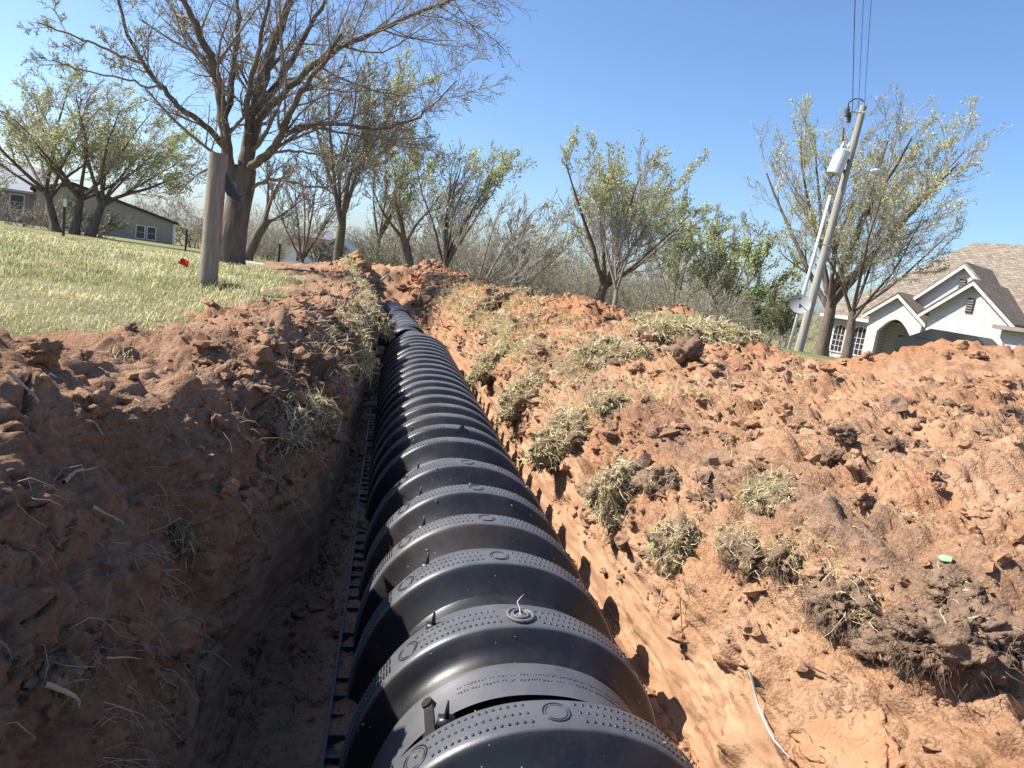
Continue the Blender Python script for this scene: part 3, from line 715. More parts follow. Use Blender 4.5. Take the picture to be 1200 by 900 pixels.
def sod(px, size, stretch, label, ngrass, green, lumpy=True, ln=.07, tilt=(0, 0), facing=(-.6, -.6, .7), roots=60, spread=1., sag=1.0, lift=.3, rotz=None, sink=.3, bright=1.3, grp='sod clumps torn up with the soil'):
    p, n = on_soil(*px); p = p-n*size*sink
    r = empty('sod_clump', tuple(p)); tag(r, label, 'sod', grp)
    nn_ = (n*.75+Vector((0, 0, .45))).normalized(); Q_ = (Vector((0, 0, 1)).rotation_difference(nn_)).to_matrix()@Matrix.Rotation(random.uniform(0, 6) if rotz is None else rotz, 3, 'Z'); r.rotation_euler = Q_.to_euler()
    sx = np.array(stretch, float)*size; seed = int(px[0]*7+px[1])
    Rz = Q_.inverted(); fc = np.array(Rz@Vector(facing).normalized())
    nscale = max(1, p.length/2.2)
    if lumpy:
        iv = 5 if size*FPX/p.length > 32 else 4; U_ = ICO[iv][0]; V, F = lump(iv, seed, .55, 1.); V = V+U_*(.17*billow((U_*4.5+seed).astype(np.float32), 5, seed, .66))[:, None]+rng.normal(0, .016, V.shape)
        V = V*sx*.88+np.array([0, 0, sx[2]*lift])
        V_l = V
        so_ = link('soil_lump', mesh_np('soil_lump', V, F, True), M['sod'], r)
        # crumbs clinging to the lump
        kk = rng.choice(len(V), 300 if iv == 5 else 150); cv, cf, off = [], [], 0
        for k in kk:
            v_, f_ = LV[rng.integers(len(LV))]; s_ = size*rng.uniform(.02, .10); cv.append(v_*s_*rng.uniform(.7, 1.3, 3)+V[k]); cf.append(f_+off); off += len(v_)
        c_ = link('clinging_crumbs', mesh_np('clinging_crumbs', np.concatenate(cv), np.concatenate(cf), False), M['sod'], so_); c_['kind'] = 'stuff'
    # grass over the side that was the turf: a short mat with some longer stems
    m = int(ngrass*1.6)
    if lumpy:
        ok = np.where((U_@fc > .0+.9*fbm((U_*2.1+seed).astype(np.float32), 3, 3)) & (U_[:, 2] > -.6))[0]; kk = rng.choice(ok, m); q = U_[kk]; base = V_l[kk]+rng.normal(0, .03, (m, 3))*sx
    else:
        q = rng.normal(0, 1, (m, 3)); q[:, 2] = np.abs(q[:, 2])*.3; base = np.stack([rng.normal(0, .6, m)*sx[0], rng.normal(0, .6, m)*sx[1], np.full(m, .0)], 1); q /= np.linalg.norm(q, axis=1, keepdims=True)
    side_ = rng.normal(0, 1, 3); dirs = q*.28+rng.normal(0, .75, (m, 3))+side_*.25; dirs /= np.linalg.norm(dirs, axis=1, keepdims=True)
    lens = ln*np.clip(rng.lognormal(-.75, .5, m), .2, 1.5)
    paths = droop(m, base, dirs, lens, sag, 4, 1.5)
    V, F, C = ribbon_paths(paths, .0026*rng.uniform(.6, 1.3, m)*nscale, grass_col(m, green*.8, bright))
    g = link('grass_tuft', mesh_np('grass_tuft', V, F, False, C), M['grass'], r); g['kind'] = 'stuff'
    if roots:
        roots *= 2
        q = rng.normal(0, 1, (roots, 3)); q /= np.linalg.norm(q, axis=1, keepdims=True); q = np.where((q@fc > .3)[:, None], -q, q)
        base = q*sx*1.0+np.array([0, 0, sx[2]*lift]); paths = droop(roots, base, q*.7+rng.normal(0, .5, (roots, 3)), rng.uniform(.012, .06, roots), 1.5, 4, 1.3)
        V, F = tubes([(a, np.linspace(.0009, .0003, 4)*nscale) for a in paths], 3)
        h = link('root_hairs', mesh_np('root_hairs', V, F), M['root_dark'], r); h['kind'] = 'stuff'
    return r
sod((895, 578), .085, (1.2, 1.0, .45), 'green and straw grass tuft lying loose on the right spoil', 1100, .38, True, .06, sag=1.0, facing=(-.1, -.3, 1))
sod((785, 640), .095, (.9, 1.3, .8), 'drooping sod of pale grass on the trench edge, nearest of the edge sods', 1700, .26, True, .05, facing=(-1, -.4, .5), roots=60)
sod((862, 638), .072, (1.6, .9, .55), 'brown sod lump with hanging roots below the loose grass tuft', 330, .35, True, .06, facing=(-.2, .3, 1), roots=160)
sod((920, 650), .066, (1.5, .9, .6), 'brown rooty sod lump with green sprigs beside the loose grass tuft', 300, .55, True, .055, facing=(.1, .1, 1), roots=160)
sod((975, 705), .075, (1.6, 1.0, .7), 'rooty sod lump with straw stems spilling to the right', 160, .25, True, .12, facing=(.4, -.1, .9), roots=200, sag=1.4)
sod((1115, 760), .085, (1.5, 1.0, .95), 'largest dark rooty sod overhanging a shaded hollow at lower right', 40, .1, True, .07, facing=(.2, .2, 1), roots=260, lift=.55)
sod((1035, 755), .06, (1.3, .9, .7), 'crumbly brown sod left of the largest overhanging sod', 30, .1, True, .05, facing=(.2, .2, 1), roots=120, lift=.5)
sod((1125, 690), .06, (1.4, .9, .6), 'low dark sod above the largest overhanging sod', 40, .15, True, .06, facing=(.2, .2, 1), roots=60)
sod((718, 575), .12, (.7, 1.4, .9), 'pale straw sod hanging over the trench edge beside the white scrap', 2100, .12, True, .06, facing=(-1, -.3, .5), roots=70)
sod((765, 568), .085, (.9, .9, .9), 'brown broken sod lump right of the hanging straw sod', 160, .45, True, .05, facing=(.3, .2, 1), roots=90)
sod((668, 505), .15, (.7, 1.8, .7), 'long pale grass mat curling over the trench edge at mid distance', 2900, .13, True, .07, facing=(-1, -.2, .6), roots=80, sag=.9)
sod((705, 472), .10, (1.3, .9, .6), 'straw-topped sod behind the long pale grass mat', 700, .2, True, .06, facing=(-.5, 0, .9), roots=50)
sod((605, 462), .16, (.7, 1.5, .7), 'far straw sod on the right trench edge beyond the pale mat', 1500, .2, True, .08, facing=(-1, -.3, .6), roots=50)
sod((570, 425), .17, (.7, 1.5, .6), 'small far sod on the right trench edge nearest the domed end', 1200, .2, True, .09, facing=(-1, -.3, .6), roots=30)
sod((1070, 600), .05, (1.1, .8, .18), 'flat patch of straw grass pressed into the right spoil', 220, .40, False, .045, facing=(0, -.2, 1), roots=0)
sod((810, 385), .26, (1.75, .75, .50), 'long sod bank with green and straw grass on the right spoil crest', 4200, .25, True, .11, facing=(-.2, -.5, 1), roots=90, rotz=-.25, lift=.5, sag=1.1)
sod((720, 405), .20, (1.5, .9, .45), 'matted straw grass heap left of the long sod bank', 3200, .1, True, .10, facing=(-.3, -.6, .8), roots=60, lift=.3)
sod((925, 425), .12, (1.4, .8, .4), 'thin straw grass scraps right of the long sod bank', 300, .15, False, .09, facing=(0, -.2, 1), roots=0)
sod((375, 490), .10, (.9, .9, .8), 'green grass sod jutting from the left bank, sunlit', 560, .5, True, .075, facing=(.4, -.4, .8), roots=120)
sod((345, 500), .10, (.9, .9, .7), 'straw and root tangle on the left bank beside the green sod', 300, .05, True, .12, facing=(.3, -.6, .6), roots=140, sag=1.5)
sod((425, 410), .16, (.8, 1.3, .55), 'straw turf edge hanging over the left trench wall at mid distance', 900, .12, True, .12, facing=(.6, -.5, .6), roots=120, sag=1.4)
sod((440, 375), .17, (.8, 1.4, .5), 'far straw turf edge on the left trench wall', 700, .15, True, .12, facing=(.5, -.5, .7), roots=60, sag=1.2)
sod((400, 375), .15, (.9, 1.2, .4), 'dry grass and soil mat on the second left heap', 420, .12, True, .10, facing=(.1, -.4, .9), roots=60, sag=1.2)
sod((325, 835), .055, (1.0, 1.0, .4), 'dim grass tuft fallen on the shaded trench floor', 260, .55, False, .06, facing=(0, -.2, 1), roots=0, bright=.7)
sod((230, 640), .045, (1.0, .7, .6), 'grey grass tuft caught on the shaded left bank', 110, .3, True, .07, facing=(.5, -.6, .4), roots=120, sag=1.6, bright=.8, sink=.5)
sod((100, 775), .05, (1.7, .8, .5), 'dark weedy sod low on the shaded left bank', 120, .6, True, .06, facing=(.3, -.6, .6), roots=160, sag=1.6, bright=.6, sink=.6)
sod((590, 345), .24, (1.4, .9, .5), 'straw coloured sod clump on far spoil beyond the domed end', 500, .05, True, .12, facing=(-.3, -.6, .8), roots=20)

# ------------------------------------------------------------------ roots, stems and scraps
def stem(px_list, rad, name, label, cat, mat, lift=.01, grp=None, depthpull=0.):
    pts = []
    for q in px_list:
        p, n = on_soil(*q); pts.append(p+n*lift)
    # smooth
    A = np.array([p[:] for p in pts]); t = np.linspace(0, len(A)-1, (len(A)-1)*6+1); i = np.clip(t.astype(int), 0, len(A)-2); f = (t-i)[:, None]
    B = A[i]*(1-f)+A[i+1]*f
    for _ in range(4): B[1:-1] = B[1:-1]*.5+(B[:-2]+B[2:])*.25
    B += rng.normal(0, rad*.14, B.shape); o = B[0].copy()
    V, F = tubes([(B-o, np.linspace(rad, rad*.45, len(B)))], 6)
    ob = link(name, mesh_np(name, V, F), mat, None, tuple(o)); return tag(ob, label, cat, grp)
G_ = 'roots and stems sticking out of the soil'
stem([(8, 438), (22, 452), (38, 466), (42, 476)], .0035, 'root', 'crooked pale root at the far left of the left bank', 'root', M['root'], .012, G_)
stem([(97, 498), (108, 500), (117, 516)], .003, 'root', 'short bent pale root below the sunlit clod', 'root', M['root'], .012, G_)
stem([(64, 566), (85, 556), (108, 548)], .004, 'root', 'thick straight pale root, snapped, on the shaded left bank', 'root', M['root'], .014, G_)
stem([(105, 595), (125, 608), (142, 617)], .0035, 'root', 'pale root stub below the snapped root', 'root', M['root'], .012, G_)
stem([(135, 466), (150, 469), (163, 472)], .002, 'root', 'thin pale rootlet right of the sunlit clod', 'root', M['root'], .012, G_)
stem([(45, 805), (70, 815), (82, 825), (85, 835)], .004, 'root', 'hooked root low on the shaded left bank', 'root', M['root'], .012, G_)
stem([(115, 770), (140, 772), (158, 775)], .002, 'root', 'thin straight stem low on the shaded left bank', 'root', M['root'], .014, G_)
stem([(335, 590), (355, 620), (375, 650), (410, 738)], .0022, 'root', 'long thin stem bent from the left bank down to the chamber', 'root', M['root'], .03, G_)
stem([(320, 575), (345, 600), (358, 625)], .002, 'root', 'short stem above the long bent stem', 'root', M['root'], .03, G_)
stem([(1128, 700), (1150, 735), (1180, 752)], .0042, 'root', 'curved pale root above the largest overhanging sod', 'root', M['root'], .014, G_)
stem([(1095, 692), (1115, 694), (1128, 700)], .0025, 'root', 'thin rootlet leading into the curved pale root', 'root', M['root'], .012, G_)
stem([(774, 690), (770, 712), (766, 728)], .0025, 'root', 'pale rootlet hanging down the right cut wall', 'root', M['root'], .006, G_)
stem([(795, 705), (797, 740), (796, 770)], .0016, 'root', 'dark thin rootlet hanging down the right cut wall', 'root', M['rust'], .006, G_)
stem([(150, 415), (180, 360), (215, 352), (250, 352)], .0022, 'root', 'long straw stem arching over the lawn behind the left spoil', 'stem', M['root'], .02, None)
stem([(945, 775), (985, 800)], .003, 'root', 'short brown twig at lower right', 'root', M['rust'], .01, G_)
def scrap(px, s, label, name, mat, cat):
    p, n = on_soil(*px); V = np.array([[-1, -.5, 0], [.2, -.9, .15], [1, -.2, .05], [.6, .7, .25], [-.4, .9, 0], [-.9, .3, .2]])*s; m = MB()
    V2 = V+np.array([0, 0, -.003]); m.add(np.concatenate([V, V2]), [tuple(range(6)), tuple(range(11, 5, -1))]+[(i, i+6, (i+1) % 6+6, (i+1) % 6) for i in range(6)])
    o = m.build(name, mat); q = n.to_track_quat('Z', 'Y'); o.rotation_euler = q.to_euler(); o.location = p+n*.008; return tag(o, label, cat)
scrap((722, 634), .014, 'small white scrap stuck on the right cut wall', 'paper_scrap', M['white'], 'scrap')
scrap((1106, 655), .016, 'pale green leaf scrap on the right spoil', 'leaf_scrap', simple('pale_green_leaf', (.30, .42, .26), None, 30), 'leaf')
# fresh broken slab of clay with a pale root edge, bottom right
p, n = on_soil(975, 862); V, F = lump(5, 611, .30, .28); V = V*np.array([.15, .10, .10])
V[:, 2] = np.where(V[:, 2] > .016, .016+(V[:, 2]-.016)*.12, V[:, 2])+.004*fbm((V*22).astype(np.float32), 4, 9)
slab = link('clay_slab', mesh_np('clay_slab', V, F), simple('fresh_orange_clay', (.44, .245, .135), (.33, .165, .085), 16, .95, .1, 1., 110), None, p-n*.006)
slab.rotation_euler = n.to_track_quat('Z', 'Y').to_euler(); tag(slab, 'smooth fresh orange clay slab at the bottom right', 'clay slab')
stem([(886, 793), (890, 830), (905, 862), (930, 893)], .0032, 'root', 'white root along the left edge of the orange clay slab', 'root', M['white'], .012, None)

# ------------------------------------------------------------------ straw and rootlets tangled in the banks (uncountable)
def litter(name, label, w, n, l0, l1, wid, green, sag, curl, out_, mat, tube_r=None, cat='straw'):
    w = w*inview*np.clip(tpd, .5, 8)**1.6; w = w/w.sum(); k = rng.choice(len(TP), n, p=w); dist = tpd[k]
    d = rng.normal(0, .6, (n, 3))+TN[k]*out_; d /= np.linalg.norm(d, axis=1, keepdims=True)
    ln_ = rng.uniform(l0, l1, n)*np.clip(dist/2.5, .8, 1.5); paths = droop(n, TP[k]-TN[k]*.003, d, ln_, sag, 4, curl)
    if tube_r: V, F = tubes([(a, np.linspace(tube_r, tube_r*.3, 4)*max(1, q/2.2)) for a, q in zip(paths, dist)], 3); me = mesh_np(name, V, F)
    else:
        V, F, C = ribbon_paths(paths, wid*rng.uniform(.6, 1.3, n)*np.maximum(1, dist/2.2), grass_col(n, green, 1.25)); me = mesh_np(name, V, F, False, C)
    return tag(link(name, me, mat), label, cat, None, 'stuff')
ptch = fbm(P*2.4, 3, 150); yv = P[:, 1]
wr = np.exp(-((Tn-11.3)/.75)**2)*sstep(1.6, 3.4, yv)*sstep(-.1, .35, ptch)*(1-sstep(11, 13, yv))
wl2 = np.exp(-((Tn-4.2)/.6)**2)*sstep(2.0, 3.2, yv)*sstep(-.25, .3, ptch)
litter('straw_litter', 'dry straw grass matted over both trench edges', wr+1.2*wl2, 10000, .03, .09, .0026, .10, .9, 1.6, .9, M['grass'])
wl3 = np.exp(-((Tn-4.5)/.5)**2)*sstep(.7, 1.2, yv)*(1-sstep(3.2, 4, yv))*sstep(-.2, .3, ptch)+.10*np.exp(-((Tn-3.6)/.6)**2)*(yv < 2.4)+.12*np.exp(-((Tn-11)/.9)**2)*(yv < 3)
wr2 = (np.exp(-((Tn-10.75)/.38)**2)*sstep(1.15, 1.5, yv)*sstep(.08, .22, fbm(P*3.3, 3, 155))+.5*np.exp(-((Tn-11.8)/.9)**2)*sstep(.22, .34, fbm(P*2.1, 3, 157)))*(1-cut)*(1-sstep(10, 12, yv))
litter('turf_thatch', 'ragged turf thatch torn along the right trench lip', wr2, 7000, .02, .065, .0028, .34, .9, 1.6, .8, M['grass'], None, 'turf')
litter('rootlets', 'fine pale rootlets hanging out of the trench banks', wl3*(1-cut), 1500, .03, .13, .002, 0, 1.7, 1.4, .8, M['root'], .0009, 'roots')

# crumbs of soil knocked onto the nearest chambers
for r in [o for o in bpy.data.objects if o.name.startswith('leaching_chamber') and o.location.y < 4]:
    nearc = r.location.y < 2.5; pr = profB if nearc else profC; cv, cf, off = [], [], 0
    py_ = np.array([q[0] for q in pr]); pi_ = np.array([q[1] for q in pr])
    for _ in range(130):
        th = rng.uniform(.35, 2.8); y = rng.uniform(.0, LB if nearc else LC); c, n, s_, t = frame(th, y, float(np.interp(y, py_, pi_)))
        v_, f_ = LV[rng.integers(len(LV))]; z_ = min(.0075, rng.pareto(2.2)*.0014+.0013); cv.append(v_*z_+np.array(c[:])+np.array(n[:])*z_*.5); cf.append(f_+off); off += len(v_)
    V = np.concatenate(cv); o = link('soil_crumbs', mesh_np('chamber_crumbs', V, np.concatenate(cf), False, attrs={'topsoil': np.full(len(V), .1)}), M['soil'], r); o['kind'] = 'stuff'

# ================================================================== TREES
def rand_perp(d):
    v = Vector((random.gauss(0, 1), random.gauss(0, 1), random.gauss(0, 1))); v -= d*v.dot(d)
    return v.normalized() if v.length > 1e-5 else d.orthogonal().normalized()
def grow(out, start, d, L, r, lev, S):
    K = S['seg'][lev]; pts = [start.copy()]; d = d.normalized(); step = L/(K-1); rad = [r]
    for k in range(1, K):
        d = (d+rand_perp(d)*random.gauss(0, S['wig'][lev])+Vector((0, 0, 1))*S['up'][lev]/(K-1)+S['wind']*.5/(K-1)).normalized()
        pts.append(pts[-1]+d*step); rad.append(max(S['rmin'], r*(1-(1-S['tip'][lev])*k/(K-1))))
    out[lev].append((np.array([p[:] for p in pts]), np.array(rad)))
    sprout(out, pts, rad, L, lev, S)
def sprout(out, pts, rad, L, lev, S, nmul=1.0, t0=None):
    if lev >= len(S['n']) or S['n'][lev] <= 0: return
    n = max(1, int(round(S['n'][lev]*nmul*random.uniform(.8, 1.2)))); K = len(pts)
    for j in range(n):
        a = S['t0'][lev] if t0 is None else t0
        t = a+(1-a)*((j+random.random())/n); f = t*(K-1); i = min(int(f), K-2); u = f-i
        p = pts[i].lerp(pts[i+1], u); d = (pts[i+1]-pts[i]).normalized()
        ang = S['ang'][lev]*random.uniform(.65, 1.3); q = rand_perp(d)
        if S.get('flat'): q = (q+Vector((0, 0, .25))).normalized()
        cd = d*math.cos(ang)+q*math.sin(ang)
        cl = L*S['rat'][lev]*(1-.45*t)*random.uniform(.6, 1.25)
        rr_ = max(S['rmin'], (rad[i]*(1-u)+rad[i+1]*u)*random.uniform(*S.get('rf', [(.4, .6), (.25, .48), (.4, .6), (.45, .65), (.5, .7)])[lev]))
        grow(out, p, cd, cl, rr_, lev+1, S)
def leaves(paths, per, size, c1, c2, keepfrac=1., droop_=.3, topbias=None):
    if not paths: return None
    A = np.array([p[-1] for p, r in paths]); B = np.array([p[len(p)//2] for p, r in paths])
    n = len(A)*per; t = rng.uniform(0, 1.05, n)[:, None]; A = np.repeat(A, per, 0); B = np.repeat(B, per, 0)
    c = B*(1-t)+A*t+rng.normal(0, size*.7, (n, 3))
    patch = fbm((c*.55).astype(np.float32), 3, 8)
    k = rng.uniform(0, 1, n) < keepfrac*np.clip(.55+1.6*patch, .08, 1.3)
    if topbias is not None:
        zmin, zmax = c[:, 2].min(), c[:, 2].max(); k &= rng.uniform(0, 1, n) < np.clip((c[:, 2]-zmin)/(zmax-zmin)*1.6-topbias, .1, 1)
    c = c[k]; patch = patch[k]; n = len(c)
    u = rng.normal(0, 1, (n, 3)); u[:, 2] -= droop_; u /= np.linalg.norm(u, axis=1, keepdims=True)
    w = np.cross(u, rng.normal(0, 1, (n, 3))); w /= np.linalg.norm(w, axis=1, keepdims=True)+1e-9
    s = size*rng.uniform(.5, 1.25, n)[:, None]
    V = np.stack([c-w*s*.12, c+u*s*.5-w*s*.34, c+u*s, c+u*s*.5+w*s*.34], 1).reshape(-1, 3)
    F = np.arange(n*4).reshape(n, 4)
    t = np.clip(.5+1.4*patch+rng.normal(0, .25, n), 0, 1)[:, None]; C = (np.array(c1)*(1-t)+np.array(c2)*t)*rng.uniform(.7, 1.25, n)[:, None]
    return V, F, np.repeat(C, 4, 0)
SIDES = [9, 7, 5, 3, 3, 3]
def build_tree(name, label, base, out, lf, barkm, twigm, grp, split=2, cat='tree'):
    root = empty(name, tuple(base)); tag(root, label, cat, grp)
    o3 = np.array(base[:])
    def part(nm, levels, mat, parent):
        Vs, Fs, off = [], [], 0
        for l in levels:
            if l < len(out) and out[l]:
                V, F = tubes(out[l], SIDES[l]); Vs.append(V); Fs.append(F+off); off += len(V)
        if not Vs: return None
        return link(nm, mesh_np(nm, np.concatenate(Vs)-o3, np.concatenate(Fs)), mat, parent)
    part('trunk', range(0, split), barkm, root)
    cr = part('crown', range(split, len(out)), twigm, root)
    if lf is not None:
        V, F, C = lf; g = link('foliage', mesh_np('foliage', V-o3, F, False, C), M['leaf'], cr or root); g['kind'] = 'stuff'
    return root
def copy_tree(root, loc, rz, sc, label):
    r = root.copy(); COL.objects.link(r); r.location = loc; r.rotation_euler = (0, 0, rz); r.scale = (sc,)*3; r['label'] = label
    for ch in root.children:
        c = ch.copy(); COL.objects.link(c); c.parent = r
        for g in ch.children:
            d = g.copy(); COL.objects.link(d); d.parent = c
    return r
WIND = Vector((.25, .05, 0))
# --- the big bare tree behind the post: limbs traced, twigs grown
random.seed(3)
S = dict(seg=[8, 8, 6, 4, 3], wig=[.05, .10, .17, .20, .22], up=[.2, .25, .30, .22, .1], tip=[.5, .35, .35, .4, .5], n=[6, 10, 8, 5.5], t0=[.3, .15, .12, .1],
         ang=[.7, .8, .85, .8], rat=[.6, .50, .48, .50], rmin=.0032, wind=WIND)
S['n'] = [0, 13, 9, 6.5, 0]
TD = 12.0
base = at_dist(268, 306, TD); out = [[] for _ in range(5)]
def limb(pxs, w0, w1, dy0, dy1, lev, spawn=1.0, t0=.15):
    K = len(pxs); P0 = [at_dist(x, y, TD+dy0+(dy1-dy0)*k/(K-1)) for k, (x, y) in enumerate(pxs)]
    A = np.array([p[:] for p in P0]); t = np.linspace(0, K-1, (K-1)*4+1); i = np.clip(t.astype(int), 0, K-2); f = (t-i)[:, None]; B = A[i]*(1-f)+A[i+1]*f
    for _ in range(5): B[1:-1] = B[1:-1]*.5+(B[:-2]+B[2:])*.25
    L_ = np.linalg.norm(np.diff(B, axis=0), axis=1).sum(); rad = np.linspace(w0*.88, w1*.8, len(B))*.5*TD/FPX
    B[1:-1] += rng.normal(0, .012, B[1:-1].shape)
    out[lev].append((B, rad))
    if spawn: sprout(out, [Vector(b) for b in B], list(rad), L_, 1, S, spawn*L_/3.0, t0)
A_ = [(264, 318), (268, 306), (271, 285), (275, 262), (279, 240), (283, 218), (288, 196)]
Bp = np.array([at_dist(x, y, TD)[:] for x, y in A_]); out[0].append((Bp, np.array([24, 18, 15.5, 14, 13.5, 14, 11])*TD/FPX))
limb([(277, 238), (270, 200), (265, 165), (260, 125), (256, 90), (242, 55), (226, 20), (208, -15)], 17, 6, 0, -.6, 1)
limb([(262, 140), (270, 112), (274, 75), (280, 35), (277, -20)], 10, 5, 0, .5, 1)
limb([(268, 178), (246, 152), (218, 132), (190, 105), (168, 75), (150, 45), (136, -10)], 8.5, 3, 0, -1.2, 1, 1.3)
limb([(166, 73), (130, 62), (105, 47), (75, 38), (42, 26)], 3.6, 1.4, -.9, -1.5, 2, 1.2)
limb([(190, 105), (160, 96), (120, 88), (85, 80), (60, 70)], 3, 1.2, -.7, -1.0, 2, .9)
limb([(258, 100), (236, 70), (215, 30), (190, -10)], 7, 3, -.2, .8, 1)
limb([(284, 218), (290, 180), (298, 140), (306, 100), (316, 60), (332, 25), (345, -15)], 21, 9, 0, .5, 1)
limb([(292, 165), (288, 130), (296, 90), (306, 45), (318, -10)], 9, 4, 0, -.5, 1)
limb([(300, 130), (328, 96), (345, 66), (362, 30), (388, -10)], 11, 5, .2, 1.2, 1)
limb([(298, 145), (330, 110), (368, 76), (412, 48), (462, 28), (505, 8), (555, -3)], 10, 3, .1, -.8, 1, 1.3)
limb([(287, 205), (308, 186), (326, 168), (338, 140), (352, 105), (378, 78), (400, 40)], 12, 4, 0, -1.0, 1)
limb([(330, 160), (360, 143), (400, 145), (440, 153), (475, 148), (505, 125), (536, 94)], 6, 1.6, -.3, -1.4, 1, 1.2)
limb([(345, 148), (385, 152), (430, 160), (470, 165), (510, 160)], 4, 1.4, -.5, .6, 2)
limb([(286, 226), (310, 210), (335, 208), (365, 222), (395, 218), (410, 200)], 5, 1.4, 0, -1.0, 2)
limb([(272, 205), (250, 195), (232, 202), (215, 220), (205, 232)], 4, 1.2, 0, -.6, 2)
limb([(300, 190), (330, 175), (360, 178), (395, 186), (430, 180)], 4.5, 1.3, 0, 1.0, 2)
lf = leaves(out[4]+out[3], 2, .030, (.36, .32, .18), (.50, .50, .20), .55)
build_tree('bare_spreading_tree', 'largest tree, bare and many-limbed, standing on the lawn behind the wooden post', base, out, lf, M['bark'], M['twig'], None)

# --- procedural trees
def tree(px, py, Y, height_px, spread, seed, S, name, label, r0, leafcfg=None, lean=(0, 0), forks=1, barkm='bark', twigm='twig', grp='trees round the plot', trunk_frac=.28, fork_ang=.45):
    random.seed(seed)
    b = at_dist(px, py, Y); Hh = height_px*math.hypot(b.x, b.y)/FPX; out = [[] for _ in range(len(S['n'])+1)]
    b.z = min(b.z, float(ground_z(b.x, b.y)))-.05
    d0 = Vector((lean[0], lean[1], 1)).normalized(); tl = Hh*trunk_frac
    K = 6; pts = [b.copy()]; d = d0.copy()
    for k in range(1, K): d = (d+rand_perp(d)*.07).normalized(); pts.append(pts[-1]+d*tl/(K-1))
    rad = np.linspace(r0*1.15, r0*.8, K); rad[0] = r0*1.5
    out[0].append((np.array([p[:] for p in pts]), rad))
    for j in range(forks):
        a = 2*math.pi*j/forks+random.uniform(-.4, .4); ang = fork_ang*random.uniform(.6, 1.25)
        dd_ = (d*math.cos(ang)+Vector((math.cos(a), math.sin(a)*.9, 0))*math.sin(ang)*spread).normalized()
        grow(out, pts[-1]-d*tl*random.uniform(0, .25), dd_, (Hh-tl)*random.uniform(.8, 1.0), r0*random.uniform(.34, .54), 1, S)
    lf = None
    if leafcfg:
        per, size, c1, c2, keep, tb = leafcfg; lf = leaves(out[-1]+out[-2], per, size, c1, c2, keep, .3, tb)
    return build_tree(name, label, b, out, lf, M[barkm], M[twigm], grp)
def SS(n, up=(.2, .45, .55, .45, .25), ang=(.6, .55, .6, .6), rat=(.5, .5, .48, .45), wig=(.05, .11, .16, .2, .22), rmin=.006, wind=WIND):
    return dict(seg=[6, 7, 5, 4, 2], wig=list(wig), up=list(up), tip=[.6, .25, .3, .4, .5], n=[0]+list(n), t0=[.2, .18, .12, .1, .1], ang=[.6]+list(ang), rat=[.6]+list(rat), rmin=rmin, wind=wind)
YG1, YG2 = (.16, .17, .055), (.36, .36, .10)
PAL1, PAL2 = (.22, .22, .11), (.42, .42, .17)
# right tree behind the utility pole (two stems, each its own tree)
tree(962, 412, 22.5, 264, 1.0, 11, SS([10, 8, 6], rmin=.006, up=(.2, .3, .4, .35, .2), wind=Vector((.05, 0, 0))), 'budding_tree', 'budding yellow-green tree behind the utility pole, its thicker dark trunk right of the pole', .20,
     (7, .066, (.40, .38, .23), (.58, .56, .27), .95, None), (.10, 0), 11, 'bark', 'twig_pale', trunk_frac=.24, fork_ang=.62)
tree(992, 417, 21.0, 190, 1.0, 12, SS([9, 8, 6], up=(.2, .3, .4, .3, .2), wind=Vector((0, 0, 0))), 'budding_tree', 'smaller forked budding tree in front of the arched window', .14,
     (5, .062, (.40, .37, .22), (.57, .54, .25), .85, None), (.06, -.05), 6, 'bark', 'twig_pale', trunk_frac=.28, fork_ang=.75)
# far left, in front of the grey house
for k, (px, sd_, hp, ln_) in enumerate([(66, 21, 150, (-.28, 0)), (88, 22, 165, (.02, 0)), (106, 23, 150, (.28, 0))]):
    tree(px, 262, 34, hp, 1.25, sd_, SS([9, 8, 6], up=(.1, .15, .25, .1, -.2), rmin=.009), 'leafing_tree',
         ['leftmost stem of the spreading pale green tree before the grey house', 'middle stem of the spreading pale green tree before the grey house', 'right stem of the spreading pale green tree before the grey house'][k],
         .17, (4, .11, (.38, .38, .20), (.56, .57, .27), .75, None), ln_, 7, 'bark', 'twig_pale', trunk_frac=.27, fork_ang=.68)
# middle distance, left to right
tree(287, 306, 24, 120, 1.0, 31, SS([7, 6, 5], rmin=.008), 'bare_tree', 'slim bare tree leaning right just behind the largest trunk', .16, None, (.22, 0), 3, trunk_frac=.45)
tree(352, 308, 30, 120, 1.3, 32, SS([8, 6, 5], rmin=.009), 'bare_tree', 'bare many-stemmed tree in front of the small far house', .12, None, (0, 0), 6, trunk_frac=.08, fork_ang=.5)
tree(394, 316, 27, 222, .9, 33, SS([9, 8, 6], rmin=.008), 'leafing_tree', 'tall pale green tree whose crown rises beyond the largest tree', .17, (4, .10, (.34, .35, .15), (.56, .57, .22), .8, .1), (.10, 0), 8, trunk_frac=.30)
tree(440, 322, 34, 150, .9, 34, SS([7, 6, 5], rmin=.010), 'leafing_tree', 'slender green-tinged tree left of the trench end', .13, (4, .11, (.28, .30, .13), (.44, .48, .18), .8, None), (.05, 0), 6, trunk_frac=.3)
tree(480, 322, 24, 130, 1.2, 35, SS([7, 6, 5], rmin=.008, ang=(.8, .8, .8)), 'bare_tree', 'dark crooked bare tree right above the trench end', .19, (1, .09, (.18, .2, .07), (.3, .34, .1), .3, None), (-.03, 0), 4, trunk_frac=.4, fork_ang=.7)
